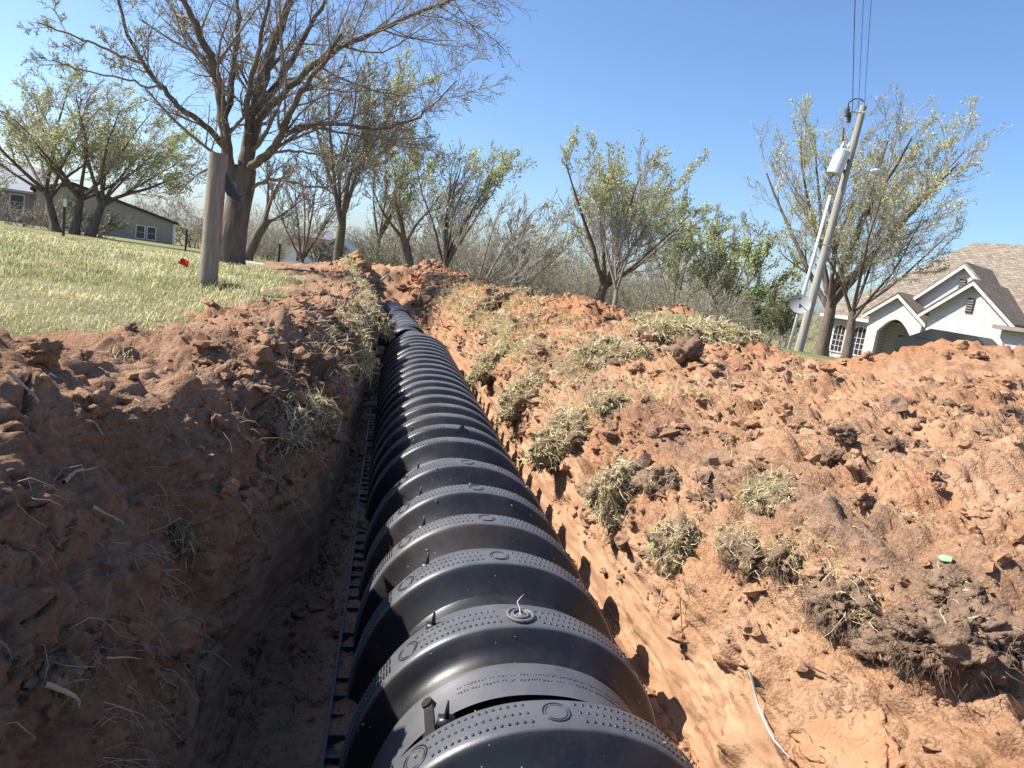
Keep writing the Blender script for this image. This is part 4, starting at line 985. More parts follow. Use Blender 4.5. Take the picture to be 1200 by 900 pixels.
tree(519, 328, 24, 165, .62, 36, SS([8, 7, 6], rmin=.007, up=(.2, .5, .6, .5, .3), wind=Vector((.5, 0, 0))), 'leafing_tree', 'upright wind-swept green-tipped tree with narrow crown, middle of the picture', .12, (5, .09, (.3, .32, .16), (.50, .54, .24), .95, .3), (.05, 0), 8, 'bark', 'twig_pale', trunk_frac=.18, fork_ang=.42)
tree(560, 335, 22, 120, 1.3, 37, SS([8, 7, 5], rmin=.007), 'bare_tree', 'low bare tree with branches fanning right, beyond the far spoil', .08, (1, .07, PAL1, PAL2, .3, None), (.35, 0), 5, 'twig', 'twig_pale', trunk_frac=.06, fork_ang=.7)
tree(608, 345, 26, 115, 1.1, 38, SS([8, 7, 5], rmin=.008), 'bare_tree', 'grey bushy bare tree between the fanning tree and the broad one', .08, (1, .07, PAL1, PAL2, .25, None), (.15, 0), 5, 'twig', 'twig_pale', trunk_frac=.08, fork_ang=.55)
tree(699, 362, 23, 188, 1.0, 39, SS([9, 8, 6], rmin=.0065, up=(.2, .25, .35, .35, .2), wind=Vector((.08, 0, 0))), 'leafing_tree', 'broad round-crowned budding tree, dark trunk, right of the middle', .16, (5, .08, (.33, .34, .19), (.52, .53, .26), .85, .1), (.10, 0), 10, 'bark', 'twig_pale', trunk_frac=.20, fork_ang=.70)
tree(718, 372, 21, 165, .9, 40, SS([8, 8, 6], rmin=.006), 'leafing_tree', 'thin forked tree just right of the broad round-crowned tree', .08, (4, .075, (.33, .34, .19), (.5, .5, .25), .8, .1), (.05, 0), 6, 'twig', 'twig_pale', trunk_frac=.22, fork_ang=.5)
tree(790, 375, 30, 130, 1.1, 41, SS([9, 8, 6], rmin=.009), 'leafing_tree', 'pale green bushy tree left of the green one', .10, (5, .10, (.29, .31, .15), (.48, .50, .23), .85, None), (.08, 0), 6, 'twig', 'twig_pale', trunk_frac=.1, fork_ang=.5)
tree(842, 380, 28, 128, 1.15, 42, SS([9, 8, 6], rmin=.009), 'leafing_tree', 'densest green leafing tree left of the utility pole', .12, (4, .11, (.26, .30, .12), (.44, .48, .20), .85, None), (.02, 0), 6, 'twig', 'twig', trunk_frac=.1, fork_ang=.55)
tree(890, 395, 26, 60, 1.0, 43, SS([7, 6, 5], rmin=.008), 'green_shrub', 'small green shrub beside the satellite mast', .05, (3, .10, (.10, .15, .045), (.26, .32, .12), .9, None), (.05, 0), 6, 'twig', 'twig', trunk_frac=.05, fork_ang=.6, grp=None)
tree(915, 400, 24, 58, .5, 44, SS([8, 7, 5], rmin=.006, up=(.2, .5, .6, .5, .3)), 'green_shrub', 'upright olive shrub just left of the satellite mast', .05, (3, .09, (.14, .17, .07), (.33, .36, .17), .9, None), (.05, 0), 6, 'twig', 'twig', trunk_frac=.05, fork_ang=.4, grp=None)
# brush in front of the grey house
tree(60, 276, 36, 40, 1.6, 51, SS([7, 6, 4], rmin=.010), 'dry_bush', 'pinkish dry leafless bush by the grey house, left of the steel stake', .04, None, (0, 0), 8, 'twig', 'twig_pale', trunk_frac=.05, fork_ang=.9, grp='bushes by the grey house')
tree(105, 283, 36, 46, 1.6, 52, SS([8, 6, 4], rmin=.010), 'dry_bush', 'straggly green-tinged bush by the grey house, right of the steel stake', .04, (2, .12, (.2, .2, .09), (.35, .34, .13), .5, None), (.1, 0), 8, 'twig', 'twig_pale', trunk_frac=.05, fork_ang=.9, grp='bushes by the grey house')
tree(25, 270, 37, 34, 1.6, 53, SS([7, 6, 4], rmin=.010), 'dry_bush', 'brown dry bush by the grey house at the left picture edge', .04, None, (0, 0), 8, 'twig', 'twig_pale', trunk_frac=.05, fork_ang=.9, grp='bushes by the grey house')
tree(380, 306, 36, 34, 1.5, 54, SS([7, 6, 4], rmin=.012), 'dry_bush', 'dark dry bush in front of the small far house', .05, None, (0, 0), 8, 'bark', 'bark', trunk_frac=.05, fork_ang=.9, grp=None)
# --- thicket: a far mass of thin stems that reads as one
random.seed(99)
St = dict(seg=[5, 4, 3, 2], wig=[.08, .14, .18, .2], up=[.3, .45, .35, .2], tip=[.3, .3, .4, .5], n=[6, 3.4, 2.6], t0=[.12, .15, .1], ang=[.5, .6, .6], rat=[.5, .5, .5], rmin=.009, wind=WIND)
outs = [[] for _ in range(4)]
def thick(a0, a1, d0, d1, n, h0, h1):
    for _ in range(n):
        az = R(random.uniform(a0, a1)); D = random.uniform(d0, d1); x, y = D*math.sin(az), D*math.cos(az)
        if -12 < x < 0 and D < 40 and y < 22: continue
        grow(outs, Vector((x, y, float(ground_z(x, y))-.1)), Vector((random.gauss(.05, .15), random.gauss(0, .1), 1)), random.uniform(h0, h1), random.uniform(.015, .045), 0, St)
thick(-3, 26, 34, 52, 110, 2.0, 5.0)
St['n'] = [5, 3, 2]; St['rmin'] = .013
thick(-3, 34, 55, 80, 90, 3.5, 7)
thick(-75, -26, 75, 110, 60, 3, 6); thick(34, 80, 60, 90, 40, 3, 6)
St['n'] = [5, 3, 0]
Vs, Fs, off = [], [], 0
for l, o_ in enumerate(outs):
    if o_:
        V, F = tubes(o_, 4 if l == 0 else 3); Vs.append(V); Fs.append(F+off); off += len(V)
tw = link('thicket', mesh_np('thicket', np.concatenate(Vs), np.concatenate(Fs)), M['twig_pale'])
tag(tw, 'far thicket of thin grey leafless stems closing the view', 'thicket', None, 'stuff')
lf = leaves(outs[3]+outs[2], 4, .13, (.30, .31, .17), (.48, .49, .24), .6)
V, F, C = lf; g = link('foliage', mesh_np('thicket_leaves', V, F, False, C), M['leaf'], tw); g['kind'] = 'stuff'

# tangled brush that fills the foot of the thicket: four clumps, set out many times along the band
random.seed(123); brush = []
Sb = dict(seg=[4, 4, 3, 2], wig=[.16, .22, .25, .25], up=[.15, .25, .2, .1], tip=[.3, .3, .4, .5], n=[7, 4, 3], t0=[.1, .1, .1], ang=[.7, .8, .8], rat=[.55, .55, .5], rmin=.006, wind=WIND)
for q in range(4):
    ob = [[] for _ in range(4)]
    for _ in range(13):
        a = random.uniform(0, 6.28); rr_ = random.uniform(0, .9)
        grow(ob, Vector((math.cos(a)*rr_*1.6, math.sin(a)*rr_, -.15)), Vector((random.gauss(0, .5), random.gauss(0, .4), 1)), random.uniform(1.3, 3.0), random.uniform(.012, .03), 0, Sb)
    Vs, Fs, off = [], [], 0
    for l, o_ in enumerate(ob):
        V, F = tubes(o_, 3); Vs.append(V); Fs.append(F+off); off += len(V)
    me = mesh_np('brush', np.concatenate(Vs), np.concatenate(Fs)); me.materials.append(M['twig'] if q % 2 else M['twig_pale'])
    V, F, C = leaves(ob[3], 2, .07, (.30, .29, .17), (.46, .46, .24), .45); ml = mesh_np('brush_leaves', V, F, False, C); ml.materials.append(M['leaf']); brush.append((me, ml))
def band(a0, a1, d0, d1, n, s0, s1):
    for k in range(n):
        az = R(a0+(a1-a0)*(k+random.random())/n); D = random.uniform(d0, d1); x, y = D*math.sin(az), D*math.cos(az)
        me, ml = brush[k % 4]; o = bpy.data.objects.new('brush', me); COL.objects.link(o); o.parent = tw
        o.location = (x, y, float(ground_z(x, y))); o.rotation_euler = (0, 0, random.uniform(0, 6.28)); sc_ = random.uniform(s0, s1); o.scale = (sc_*1.3, sc_*1.3, sc_)
        f_ = bpy.data.objects.new('foliage', ml); COL.objects.link(f_); f_.parent = o
band(-2.5, 27, 28, 36, 28, .5, .85); band(-3.5, 30, 38, 52, 24, .8, 1.3); band(-30, -3, 88, 110, 26, 1.4, 2.2); band(-55, -30, 88, 105, 20, 1.2, 2.0); band(-13.5, -9.5, 44, 58, 8, .5, .9)

# ================================================================== BUILDINGS
M['white_brick'] = None
def brick_mat():
    m, N, L, b = new_mat('white_painted_brick', .8, .25)
    tc = nd(N, 'ShaderNodeTexCoord'); mp = nd(N, 'ShaderNodeMapping'); mp.inputs['Rotation'].default_value = (R(90), 0, 0); L.new(tc.outputs['Object'], mp.inputs[0])
    br = nd(N, 'ShaderNodeTexBrick', Scale=1.0); br.inputs['Brick Width'].default_value = .22; br.inputs['Row Height'].default_value = .075; br.inputs['Mortar Size'].default_value = .008
    br.inputs['Color1'].default_value = (.60, .59, .57, 1); br.inputs['Color2'].default_value = (.50, .49, .475, 1); br.inputs['Mortar'].default_value = (.33, .32, .31, 1)
    L.new(mp.outputs[0], br.inputs['Vector']); L.new(br.outputs['Color'], b.inputs['Base Color'])
    bp = nd(N, 'ShaderNodeBump', Strength=.4, Distance=.01, invert=True); L.new(br.outputs['Fac'], bp.inputs['Height']); L.new(bp.outputs[0], b.inputs['Normal']); return m
def shingle_mat(name, c1, c2):
    m, N, L, b = new_mat(name, .95, .1)
    tc = nd(N, 'ShaderNodeTexCoord'); br = nd(N, 'ShaderNodeTexBrick', Scale=1.0); br.inputs['Brick Width'].default_value = .30; br.inputs['Row Height'].default_value = .13; br.inputs['Mortar Size'].default_value = .012
    br.inputs['Color1'].default_value = (*c1, 1); br.inputs['Color2'].default_value = (*c2, 1); br.inputs['Mortar'].default_value = (*[x*.45 for x in c2], 1)
    L.new(tc.outputs['Object'], br.inputs['Vector']); n = nd(N, 'ShaderNodeTexNoise', Scale=3., Detail=5.); L.new(tc.outputs['Object'], n.inputs['Vector'])
    mul = nd(N, 'ShaderNodeMixRGB', blend_type='MULTIPLY'); mul.inputs[0].default_value = .6; L.new(br.outputs['Color'], mul.inputs[1]); L.new(n.outputs['Fac'], mul.inputs[2]); L.new(mul.outputs[0], b.inputs['Base Color']); return m
M['white_brick'] = brick_mat()
M['shingle'] = shingle_mat('brown_shingles', (.43, .35, .275), (.29, .235, .18))
M['trim'] = simple('pale_trim', (.62, .60, .56), (.52, .50, .47), 5, .7)
M['shade_trim'] = simple('brown_fascia', (.30, .26, .22), None, 5, .7)  # brown trim of the vent slats and wing eave
M['door'] = simple('brown_door', (.16, .10, .065), (.10, .06, .04), 6, .6)
def glass_mat():
    m, N, L, b = new_mat('window_glass', .08, .6); b.inputs['Base Color'].default_value = (.03, .035, .04, 1); return m
M['glass'] = glass_mat()
M['siding'] = simple('grey_tan_siding', (.36, .30, .235), (.29, .245, .19), 2, .85)
M['grey_roof'] = simple('grey_roofing', (.34, .35, .36), (.27, .28, .29), 2, .7)
M['dark_trim'] = simple('dark_fascia', (.04, .045, .045), None, 3, .7)

def window_part(parent, x, z, w, h, y, arched=False, cols=2, rows_=3, framem='white', mull=True, arch_h=.25):
    """window on the wall face y (facing -y): frame, glass pane, glazing bars"""
    fr = MB(); t = .07
    fr.box((x-w/2-t, y-.05, z-t), (x-w/2, y+.02, z+h)); fr.box((x+w/2, y-.05, z-t), (x+w/2+t, y+.02, z+h)); fr.box((x-w/2, y-.06, z-t), (x+w/2, y+.02, z))
    if arched:
        prev = None
        for k in range(13):
            a = math.pi*k/12; q = (x-(w/2+t/2)*math.cos(a), z+h+arch_h*math.sin(a))
            if prev: fr.cyl((prev[0], y-.015, prev[1]), (q[0], y-.015, q[1]), .045, .045, 6)
            prev = q
    else: fr.box((x-w/2-t, y-.05, z+h), (x+w/2+t, y+.02, z+h+t))
    f = fr.build('window', M[framem], parent)
    g = MB()
    if arched: g.prism([(x-w/2, z), (x+w/2, z), (x+w/2, z+h)]+[(x+w/2*math.cos(a), z+h+arch_h*math.sin(a)) for a in np.linspace(.25, math.pi-.25, 9)]+[(x-w/2, z+h)], y-.006, y+.03)
    else: g.box((x-w/2, y-.006, z), (x+w/2, y+.03, z+h))
    g.build('pane', M['glass'], f)
    bars = MB(); top = h+(arch_h*.9 if arched else 0)
    for k in range(1, cols): xx = x-w/2+w*k/cols; bars.box((xx-.014, y-.03, z), (xx+.014, y-.007, z+top))
    for k in range(1, rows_): zz = z+h*k/rows_; bars.box((x-w/2, y-.028, zz-.014), (x+w/2, y-.0072, zz+.014))
    if cols > 1 or rows_ > 1: bars.build('glazing_bars', M[framem], f)
    return f
def gable_roof_pair(parent, x0, x1, xp, ze, zp, y0, y1, over=.3, th=.14, mat='shingle', trim='trim'):
    """two roof slopes with ridge along y at xp; x0<xp<x1; eave height ze, peak zp, plus barge boards on the y0 face"""
    for sgn, xe in ((-1, x0), (1, x1)):
        sl = (zp-ze)/abs(xp-xe); xo = xe+sgn*over; zo = ze-sl*over
        m = MB(); m.prism([(xp, zp+.02), (xo, zo+.02), (xo, zo+.02+th), (xp, zp+.02+th)] if sgn < 0 else [(xo, zo+.02), (xp, zp+.02), (xp, zp+.02+th), (xo, zo+.02+th)], y0-over, y1)
        m.build('roof', M[mat], parent)
        b_ = MB(); b_.prism([(xp, zp-.16), (xo, zo-.16), (xo, zo+.018), (xp, zp+.018)] if sgn < 0 else [(xo, zo-.16), (xp, zp-.16), (xp, zp+.018), (xo, zo+.018)], y0-over-.03, y0-over+.04)
        b_.build('barge_board', M[trim], parent)

# ---- white brick house, right.  local x along the facade, -y faces the viewer
hb = at_dist(965, 420, 38.0)
HR = R(-60)
H = empty('white_brick_house', tuple(hb), HR); tag(H, 'white painted brick house with arched porch and brown shingle roof', 'house')
wb = M['white_brick']
m = MB(); m.box((-.1, .0, -1.2), (2.62, 9, 2.72)); m.box((2.62, .9, -1.2), (5.0, 9, 2.7)); m.build('wall', wb, H)
# porch with arched opening
AX0, AX1, AZ = 3.05, 4.75, 2.05
arc = [(AX1-(AX1-AX0)*k/14, AZ+.72*math.sin(math.pi*k/14)) for k in range(15)]
m = MB()
for k in range(14):      # wall over the arch, strip by strip
    (xa, za), (xb, zb) = arc[k], arc[k+1]
    ga = lambda x: 2.95+(4.06-2.95)*(1-abs(x-3.85)/1.35)
    m.prism([(xb, zb), (xa, za), (xa, ga(xa)), (xb, ga(xb))], -.9, -.6)
m.prism([(2.5, -1.2), (AX0, -1.2), (AX0, ga(AX0)), (2.5, 2.95)], -.9, -.6); m.prism([(AX1, -1.2), (5.2, -1.2), (5.2, 2.95), (AX1, ga(AX1))], -.9, -.6)
m.box((2.5, -.599, -1.2), (2.75, .9, 2.9)); m.box((4.95, -.599, -1.2), (5.2, .9, 2.9)); m.build('porch', wb, H)
gable_roof_pair(H, 2.5, 5.2, 3.85, 2.95, 4.06, -.9, 4.0, .28, .12)
m = MB(); m.box((3.45, .82, -.2), (4.45, .905, 2.0)); d_ = m.build('door', M['door'], H)
m = MB(); m.box((3.36, .84, -.2), (3.449, .9, 2.1)); m.box((4.451, .84, -.2), (4.54, .9, 2.1)); m.box((3.449, .84, 2.001), (4.451, .9, 2.1)); m.build('door_frame', M['trim'], d_)
window_part(H, 1.78, .55, .72, 1.25, -.002, True, 3, 4, 'trim', arch_h=.36)
window_part(H, .62, .55, .62, 1.25, -.002, True, 3, 4, 'trim', arch_h=.3)
m = MB(); m.box((2.38, -.15, 1.45), (2.48, -.01, 1.75)); m.build('wall_lantern', M['dark_metal'], H)
# garage gable, standing forward
m = MB(); m.prism([(5.70, -1.2), (9.20, -1.2), (9.20, 3.45), (7.45, 5.0), (5.70, 3.45)], -1.6, 7.5); m.build('garage_wall', wb, H)
gable_roof_pair(H, 5.70, 9.20, 7.45, 3.45, 5.0, -1.6, 6.0, .35, .13)
m = MB(); m.box((7.27, -1.66, 3.55), (7.57, -1.602, 4.25)); v_ = m.build('gable_vent', M['dark_metal'], H)
for z in np.arange(3.62, 4.2, .12): mm = MB(); mm.box((7.29, -1.69, z), (7.55, -1.661, z+.05)); mm.build('slat', M['shade_trim'], v_)
# second gable behind
m = MB(); m.prism([(4.2, 2.0), (8.1, 2.0), (8.1, 4.1), (6.15, 5.95), (4.2, 4.1)], .4, 6.5); m.build('upper_wall', wb, H)
gable_roof_pair(H, 4.2, 8.1, 6.15, 4.1, 5.95, .4, 6.2, .3, .13)
m = MB(); m.box((6.0, .34, 4.55), (6.3, .398, 5.25)); v_ = m.build('gable_vent', M['dark_metal'], H)
for z in np.arange(4.62, 5.2, .12): mm = MB(); mm.box((6.02, .31, z), (6.28, .339, z+.05)); mm.build('slat', M['shade_trim'], v_)
# main hipped roof
RV = [(-.5, -.45, 2.62), (16, -.45, 2.62), (16, 12.5, 2.62), (-.5, 12.5, 2.62), (4.2, 6.0, 7.75), (13, 6.0, 7.75)]
RV2 = [(x, y, z-.14) for x, y, z in RV[:4]]
m = MB(); m.add(RV+RV2, [(0, 1, 5, 4), (1, 2, 5), (2, 3, 4, 5), (3, 0, 4), (9, 8, 7, 6), (0, 6, 7, 1), (1, 7, 8, 2), (2, 8, 9, 3), (3, 9, 6, 0)]); m.build('main_roof', M['shingle'], H)
m = MB(); m.box((-.5, -.50, 2.40), (2.45, -.452, 2.58)); m.build('fascia', M['trim'], H)
# right wing, lower eave
m = MB(); m.box((9.201, -2.4, -1.2), (14, 6, 2.95)); m.build('wing_wall', wb, H)
m = MB(); m.prism([(8.95, 2.96), (14.3, 2.96), (14.3, 3.14), (8.95, 3.14)], -2.9, -.4); m.build('wing_eave', M['shade_trim'], H)
# car in front of the garage: only its roof shows above the heap
cb = at_dist(1128, 398, 26.0)
car = empty('parked_car', (cb.x, cb.y, cb.z-1.17), R(-60)); tag(car, 'dark parked car whose roof shows above the right heap', 'car')
M['car'] = simple('dark_car_paint', (.03, .032, .038), (.025, .027, .03), 2, .25, .6)
prof_ = [(-2.2, .35), (2.2, .35), (2.25, .75), (1.35, .92), (.75, 1.38), (-.95, 1.42), (-1.75, .98), (-2.25, .85)]
m = MB(); m.prism(prof_, -.85, .85); m.build('body', M['car'], car)
m = MB(); m.prism([(1.18, .96), (.70, 1.33), (-.9, 1.36), (-1.5, 1.0)], -.87, -.851); m.build('side_window', M['glass'], car)
for wx in (-1.4, 1.4):
    for wy in (-.8, .8): m = MB(); m.cyl((wx, wy-.1, .33), (wx, wy+.1, .33), .33, .33, 18); m.build('wheel', M['dark_metal'], car)

# ---- grey house, far left
lb = at_dist(203, 286, 75.0); LR = R(17)
G = empty('grey_sided_house', tuple(lb), LR); tag(G, 'low grey-tan sided house with long sloping roofline at far left', 'house')
m = MB(); m.prism([(0, -1.5), (0, 1.95), (-8.6, 4.1), (-11.4, 3.2), (-11.4, -1.5)], 0, 14); m.build('wall', M['siding'], G)
m = MB(); m.prism([(.35, 1.86), (.35, 2.10), (-8.6, 4.40), (-8.6, 4.12)], -.4, 14.4); m.build('roof', M['dark_trim'], G)
m = MB(); m.prism([(-8.601, 4.12), (-8.601, 4.40), (-11.8, 3.38), (-11.8, 3.1)], -.4, 14.4); m.build('roof', M['dark_trim'], G)
m = MB(); m.box((-.1, -.06, -1.5), (.06, -.001, 1.9)); m.build('corner_board', M['white'], G)
window_part(G, -2.9, .15, .68, 1.15, -.002, False, 1, 2, 'white'); window_part(G, -1.95, .15, .68, 1.15, -.002, False, 1, 2, 'white')
m = MB(); m.box((-30, 1.0, -1.5), (-11.401, 9, 3.0)); m.build('wing_wall', simple('pinkish_brick', (.36, .27, .235), (.28, .205, .18), 3, .9), G)
m = MB(); m.add([(-30, .4, 2.95), (-11.3, .4, 2.95), (-9.5, 6, 5.4), (-30, 6, 5.4), (-30, .4, 2.75), (-11.3, .4, 2.75)], [(0, 1, 2, 3), (4, 5, 1, 0)]); m.build('wing_roof', M['grey_roof'], G)
window_part(G, -12.95, 1.25, 1.0, 1.25, .998, False, 1, 2, 'white')
# ---- small far house, centre left
fb = at_dist(360, 309, 62.0)
F_ = empty('small_far_house', tuple(fb), R(-10)); tag(F_, 'small far house with reddish roof and white end wall, seen between trunks', 'house')
m = MB(); m.box((-2.0, 0, -1), (1.0, 5, 1.35)); m.build('white_wall', M['white'], F_)
m = MB(); m.prism([(1.001, -1), (4.2, -1), (4.2, .9), (2.4, 2.2), (1.001, 1.4)], -.2, 5); m.build('gable_wall', simple('blue_grey_siding', (.22, .23, .25), None, 3), F_)
m = MB(); m.prism([(-2.4, 1.36), (1.0, 1.36), (1.9, 2.2), (-1.3, 2.2)], -.4, 5); m.build('roof', simple('faded_red_roof', (.42, .26, .20), (.34, .20, .15), 3), F_)
m = MB(); m.prism([(1.001, 1.42), (2.4, 2.28), (4.6, .75), (4.6, .9), (2.4, 2.5), (1.001, 1.6)], -.5, 5); m.build('gable_roof', M['grey_roof'], F_)
m = MB(); m.box((1.0, 1.0, 1.9), (1.5, 1.5, 2.9)); m.build('chimney', M['white'], F_)
window_part(F_, -.7, .1, .5, .8, -.002, False, 1, 2, 'white')

# ================================================================== POLES, POSTS, SMALL THINGS
def gnd(p): return Vector((p.x, p.y, float(ground_z(p.x, p.y))))
PB, PT = at_dist(935, 414, 19), at_dist(1012, 125, 19)
pole = empty('utility_pole', tuple(PB)); tag(pole, 'leaning grey wooden utility pole with transformer and street lamp', 'utility pole')
dv = PT-PB; pd = dv.normalized(); side = Vector((math.cos(YAW), -math.sin(YAW), 0))
K = 14; pts = np.array([(dv*(k/(K-1)))[:] for k in range(K)]); pts[0] -= np.array(pd[:])*.6
V, F = tubes([(pts, np.linspace(.125, .088, K))], 14); link('shaft', mesh_np('shaft', V, F), M['pole'], pole)
m = MB(); m.cyl(tuple(dv-pd*.001), tuple(dv+pd*.02), .087, .075, 14); m.build('pole_cap', M['pole'], pole)
def along(px, py): return at_dist(px, py, 18.8)-PB
tt_, tb_ = along(988, 178), along(977, 204)
tr = MB(); ax = (tt_-tb_).normalized(); tr.cyl(tuple(tb_), tuple(tt_), .20, .19, 20); tr.cyl(tuple(tt_), tuple(tt_+ax*.05), .20, .14, 20); tc_ = tr.build('transformer', M['can'], pole)
for s_ in (-.08, .08):
    b_ = MB(); p0 = tt_+ax*.04+side*s_; b_.cyl(tuple(p0), tuple(p0+ax*.10), .035, .03, 10); b_.cyl(tuple(p0+ax*.10), tuple(p0+ax*.14), .05, .045, 10); b_.cyl(tuple(p0+ax*.14), tuple(p0+ax*.24), .028, .02, 10); b_.build('bushing', M['can'], tc_)
b_ = MB(); mid = (tt_+tb_)/2; q = dv*((mid.z)/dv.z)
b_.tube([tuple(mid+ax*.15), tuple(q+ax*.15)], .05, 6); b_.tube([tuple(mid-ax*.15), tuple(q-ax*.15)], .05, 6); b_.build('mounting_bracket', M['dark_metal'], tc_)
w_ = MB(); w_.tube([tuple(tb_), tuple(along(968, 218)), tuple(along(966, 228))], .018, 5); w_.build('service_cable', M['wire'], tc_)
# cross bracket, insulators and loop at the top
b_ = MB(); b_.tube([tuple(along(998, 131)), tuple(along(1014, 132))], .035, 6); b_.build('top_bracket', M['can'], pole)
for px_, py_ in ((993, 132), (995, 139)):
    b_ = MB(); c_ = along(px_, py_); b_.cyl(tuple(c_-Vector((0, 0, .10))), tuple(c_+Vector((0, 0, .10))), .055, .055, 8); b_.cyl(tuple(c_+Vector((0, 0, .10))), tuple(c_+Vector((0, 0, .16))), .03, .03, 8); b_.build('insulator', M['rust'], pole)
b_ = MB(); b_.tube([tuple(along(*q)) for q in ((993, 128), (995, 120), (1002, 115.5), (1008, 116), (1012, 119))], .016, 5); b_.build('wire_loop', M['wire'], pole)
# street lamp on its arm
b_ = MB(); b_.tube([tuple(along(997, 208)), tuple(along(1004, 203)), tuple(along(1015, 200.5)), tuple(along(1024, 200.5))], .026, 6); arm = b_.build('lamp_arm', M['metal'], pole)
b_ = MB(); a0, a1 = along(1020, 200.5), along(1036, 201); b_.cyl(tuple(a0), tuple(a0.lerp(a1, .35)), .05, .085, 10); b_.cyl(tuple(a0.lerp(a1, .35)), tuple(a1), .085, .04, 10); b_.build('lamp_head', M['can'], arm)
# overhead wires from the pole top back over the trench
for k, (q0, q1, lab) in enumerate([((999, 128), (1005, -60), 'left overhead wire rising from the utility pole top'), ((1006, 128), (1016, -60), 'middle overhead wire rising from the utility pole top'), ((1013, 124), (1026, -60), 'right overhead wire rising from the utility pole top')]):
    a = at_dist(*q0, 18.8); b1 = at_dist(*q1, 15.5); m = MB(); e = a+(b1-a)*2.4
    pts = [a.lerp(e, t)-Vector((0, 0, .5*4*t*(1-t)*.25)) for t in np.linspace(0, 1, 12)]
    m.tube([tuple(p-a) for p in pts], .009 if k == 0 else .006, 5); o = m.build('overhead_wire', M['wire']); o.location = a; tag(o, lab, 'wire', 'overhead wires')
# pale metal mast with satellite dish
MB0, MT0 = at_dist(924, 410, 18.6), at_dist(973, 229, 18.6)
mast = empty('satellite_mast', tuple(MB0)); tag(mast, 'pale metal mast with satellite dish leaning beside the utility pole', 'mast')
m = MB(); m.cyl(tuple(-(MT0-MB0).normalized()*.5), tuple(MT0-MB0), .05, .044, 12); m.build('mast_tube', M['can'], mast, True)
m = MB(); c0 = at_dist(966, 287, 18.7)-MB0; m.tube([tuple(c0-Vector((.05, 0, 0))), tuple(c0+Vector((.18, 0, 0)))], .02, 5); m.build('standoff', M['metal'], mast)
dc = at_dist(938, 356, 18.45)-MB0; V = []
dn = Vector((-.45, -1, .35)).normalized(); du = dn.orthogonal().normalized(); dw = dn.cross(du)
rings, seg_ = 5, 24
for k in range(rings+1):
    for j in range(seg_): a = j*2*math.pi/seg_; rr_ = .28*k/rings; V.append(tuple(dc+du*(math.cos(a)*rr_)+dw*(math.sin(a)*rr_)+dn*(-.07+.07*(k/rings)**2)))
Fd = [(k*seg_+j, k*seg_+(j+1) % seg_, (k+1)*seg_+(j+1) % seg_, (k+1)*seg_+j) for k in range(rings) for j in range(seg_)]
m = MB(); m.add(V, Fd); dish = m.build('satellite_dish', simple('dull_grey_dish', (.36, .36, .37), (.30, .30, .31), 4, .6), mast, True)
m = MB(); m.tube([tuple(dc-dn*.05), tuple(dc-Vector((0, 0, .18))-dn*.04), tuple(dc-Vector((-.03, 0, .28))+Vector((0, .12, 0)))], .022, 6); m.build('dish_bracket', M['dark_metal'], dish)
m = MB(); m.tube([tuple(dc-dw*.2), tuple(dc+dn*.26-dw*.08)], .014, 5); m.cyl(tuple(dc+dn*.22-dw*.08), tuple(dc+dn*.32-dw*.08), .03, .03, 8); m.build('feed_arm', M['dark_metal'], dish)

# wooden post on the lawn
pb = at_z(243, 338, -.02); Yp = pb.y; ptp = at_dist(256.5, 180, Yp); post = empty('wooden_post', tuple(pb)); tag(post, 'weathered round wooden post on the lawn in front of the largest tree', 'post')
K = 22; n = 22; V = []
for k in range(K):
    c = (ptp-pb)*(k/(K-1)); c = c-(ptp-pb).normalized()*(.15 if k == 0 else 0)
    for j in range(n):
        a = j*2*math.pi/n; q = np.array([[math.cos(a)*2, math.sin(a)*2, k*.25]], np.float32)
        rr_ = .073+.005*float(perlin(q, 4)[0])-.002*(k/(K-1)); V.append((c.x+math.cos(a)*rr_, c.y+math.sin(a)*rr_, c.z))
i = np.arange(K*n).reshape(K, n); Fq = np.stack([i[:-1], np.roll(i, -1, 1)[:-1], np.roll(i, -1, 1)[1:], i[1:]], -1).reshape(-1, 4)
link('shaft', mesh_np('post_shaft', np.array(V), Fq), M['post'], post)
tp = ptp-pb; m = MB(); m.add([(v[0], v[1], v[2]) for v in V[-n:]]+[(tp.x, tp.y, tp.z+.006)], [(j, (j+1) % n, n) for j in range(n)]); m.build('sawn_end', M['post'], post)
m = MB(); A1, A2, A3 = [at_dist(x, y, Yp+.02)-pb for x, y in ((262, 213), (274, 233), (284, 230))]
m.box((-.012, -.02, -.02), (.012, .02, .02), Matrix.Translation((A1+A2)/2)@Matrix.Scale(1, 4))
m = MB(); m.prism([(A1.x, A1.z), (A2.x-.05, A2.z+.02), (A2.x+.075, A2.z-.03), (A1.x+.02, A1.z+.08)], A1.y-.03, A1.y+.03); m.build('steel_bracket', M['dark_metal'], post)
m = MB(); m.tube([tuple(A2), tuple(A3)], .006, 5); m.build('bracket_wire', M['rust'], post)
# weeds at the post foot
wb_ = pb+Vector((.12, -.05, .01)); nbw = 220
bs = np.stack([rng.normal(0, .09, nbw), rng.normal(0, .06, nbw), np.zeros(nbw)], 1); V, F, C = blades(bs, rng.uniform(.04, .11, nbw), np.full(nbw, .006), rng.uniform(.2, 1.0, nbw), grass_col(nbw, .75)*.7)
o = link('weed_clump', mesh_np('weed_clump', V, F, False, C), M['grass'], None, wb_); tag(o, 'dark green weeds at the foot of the wooden post', 'weeds', None, 'stuff')
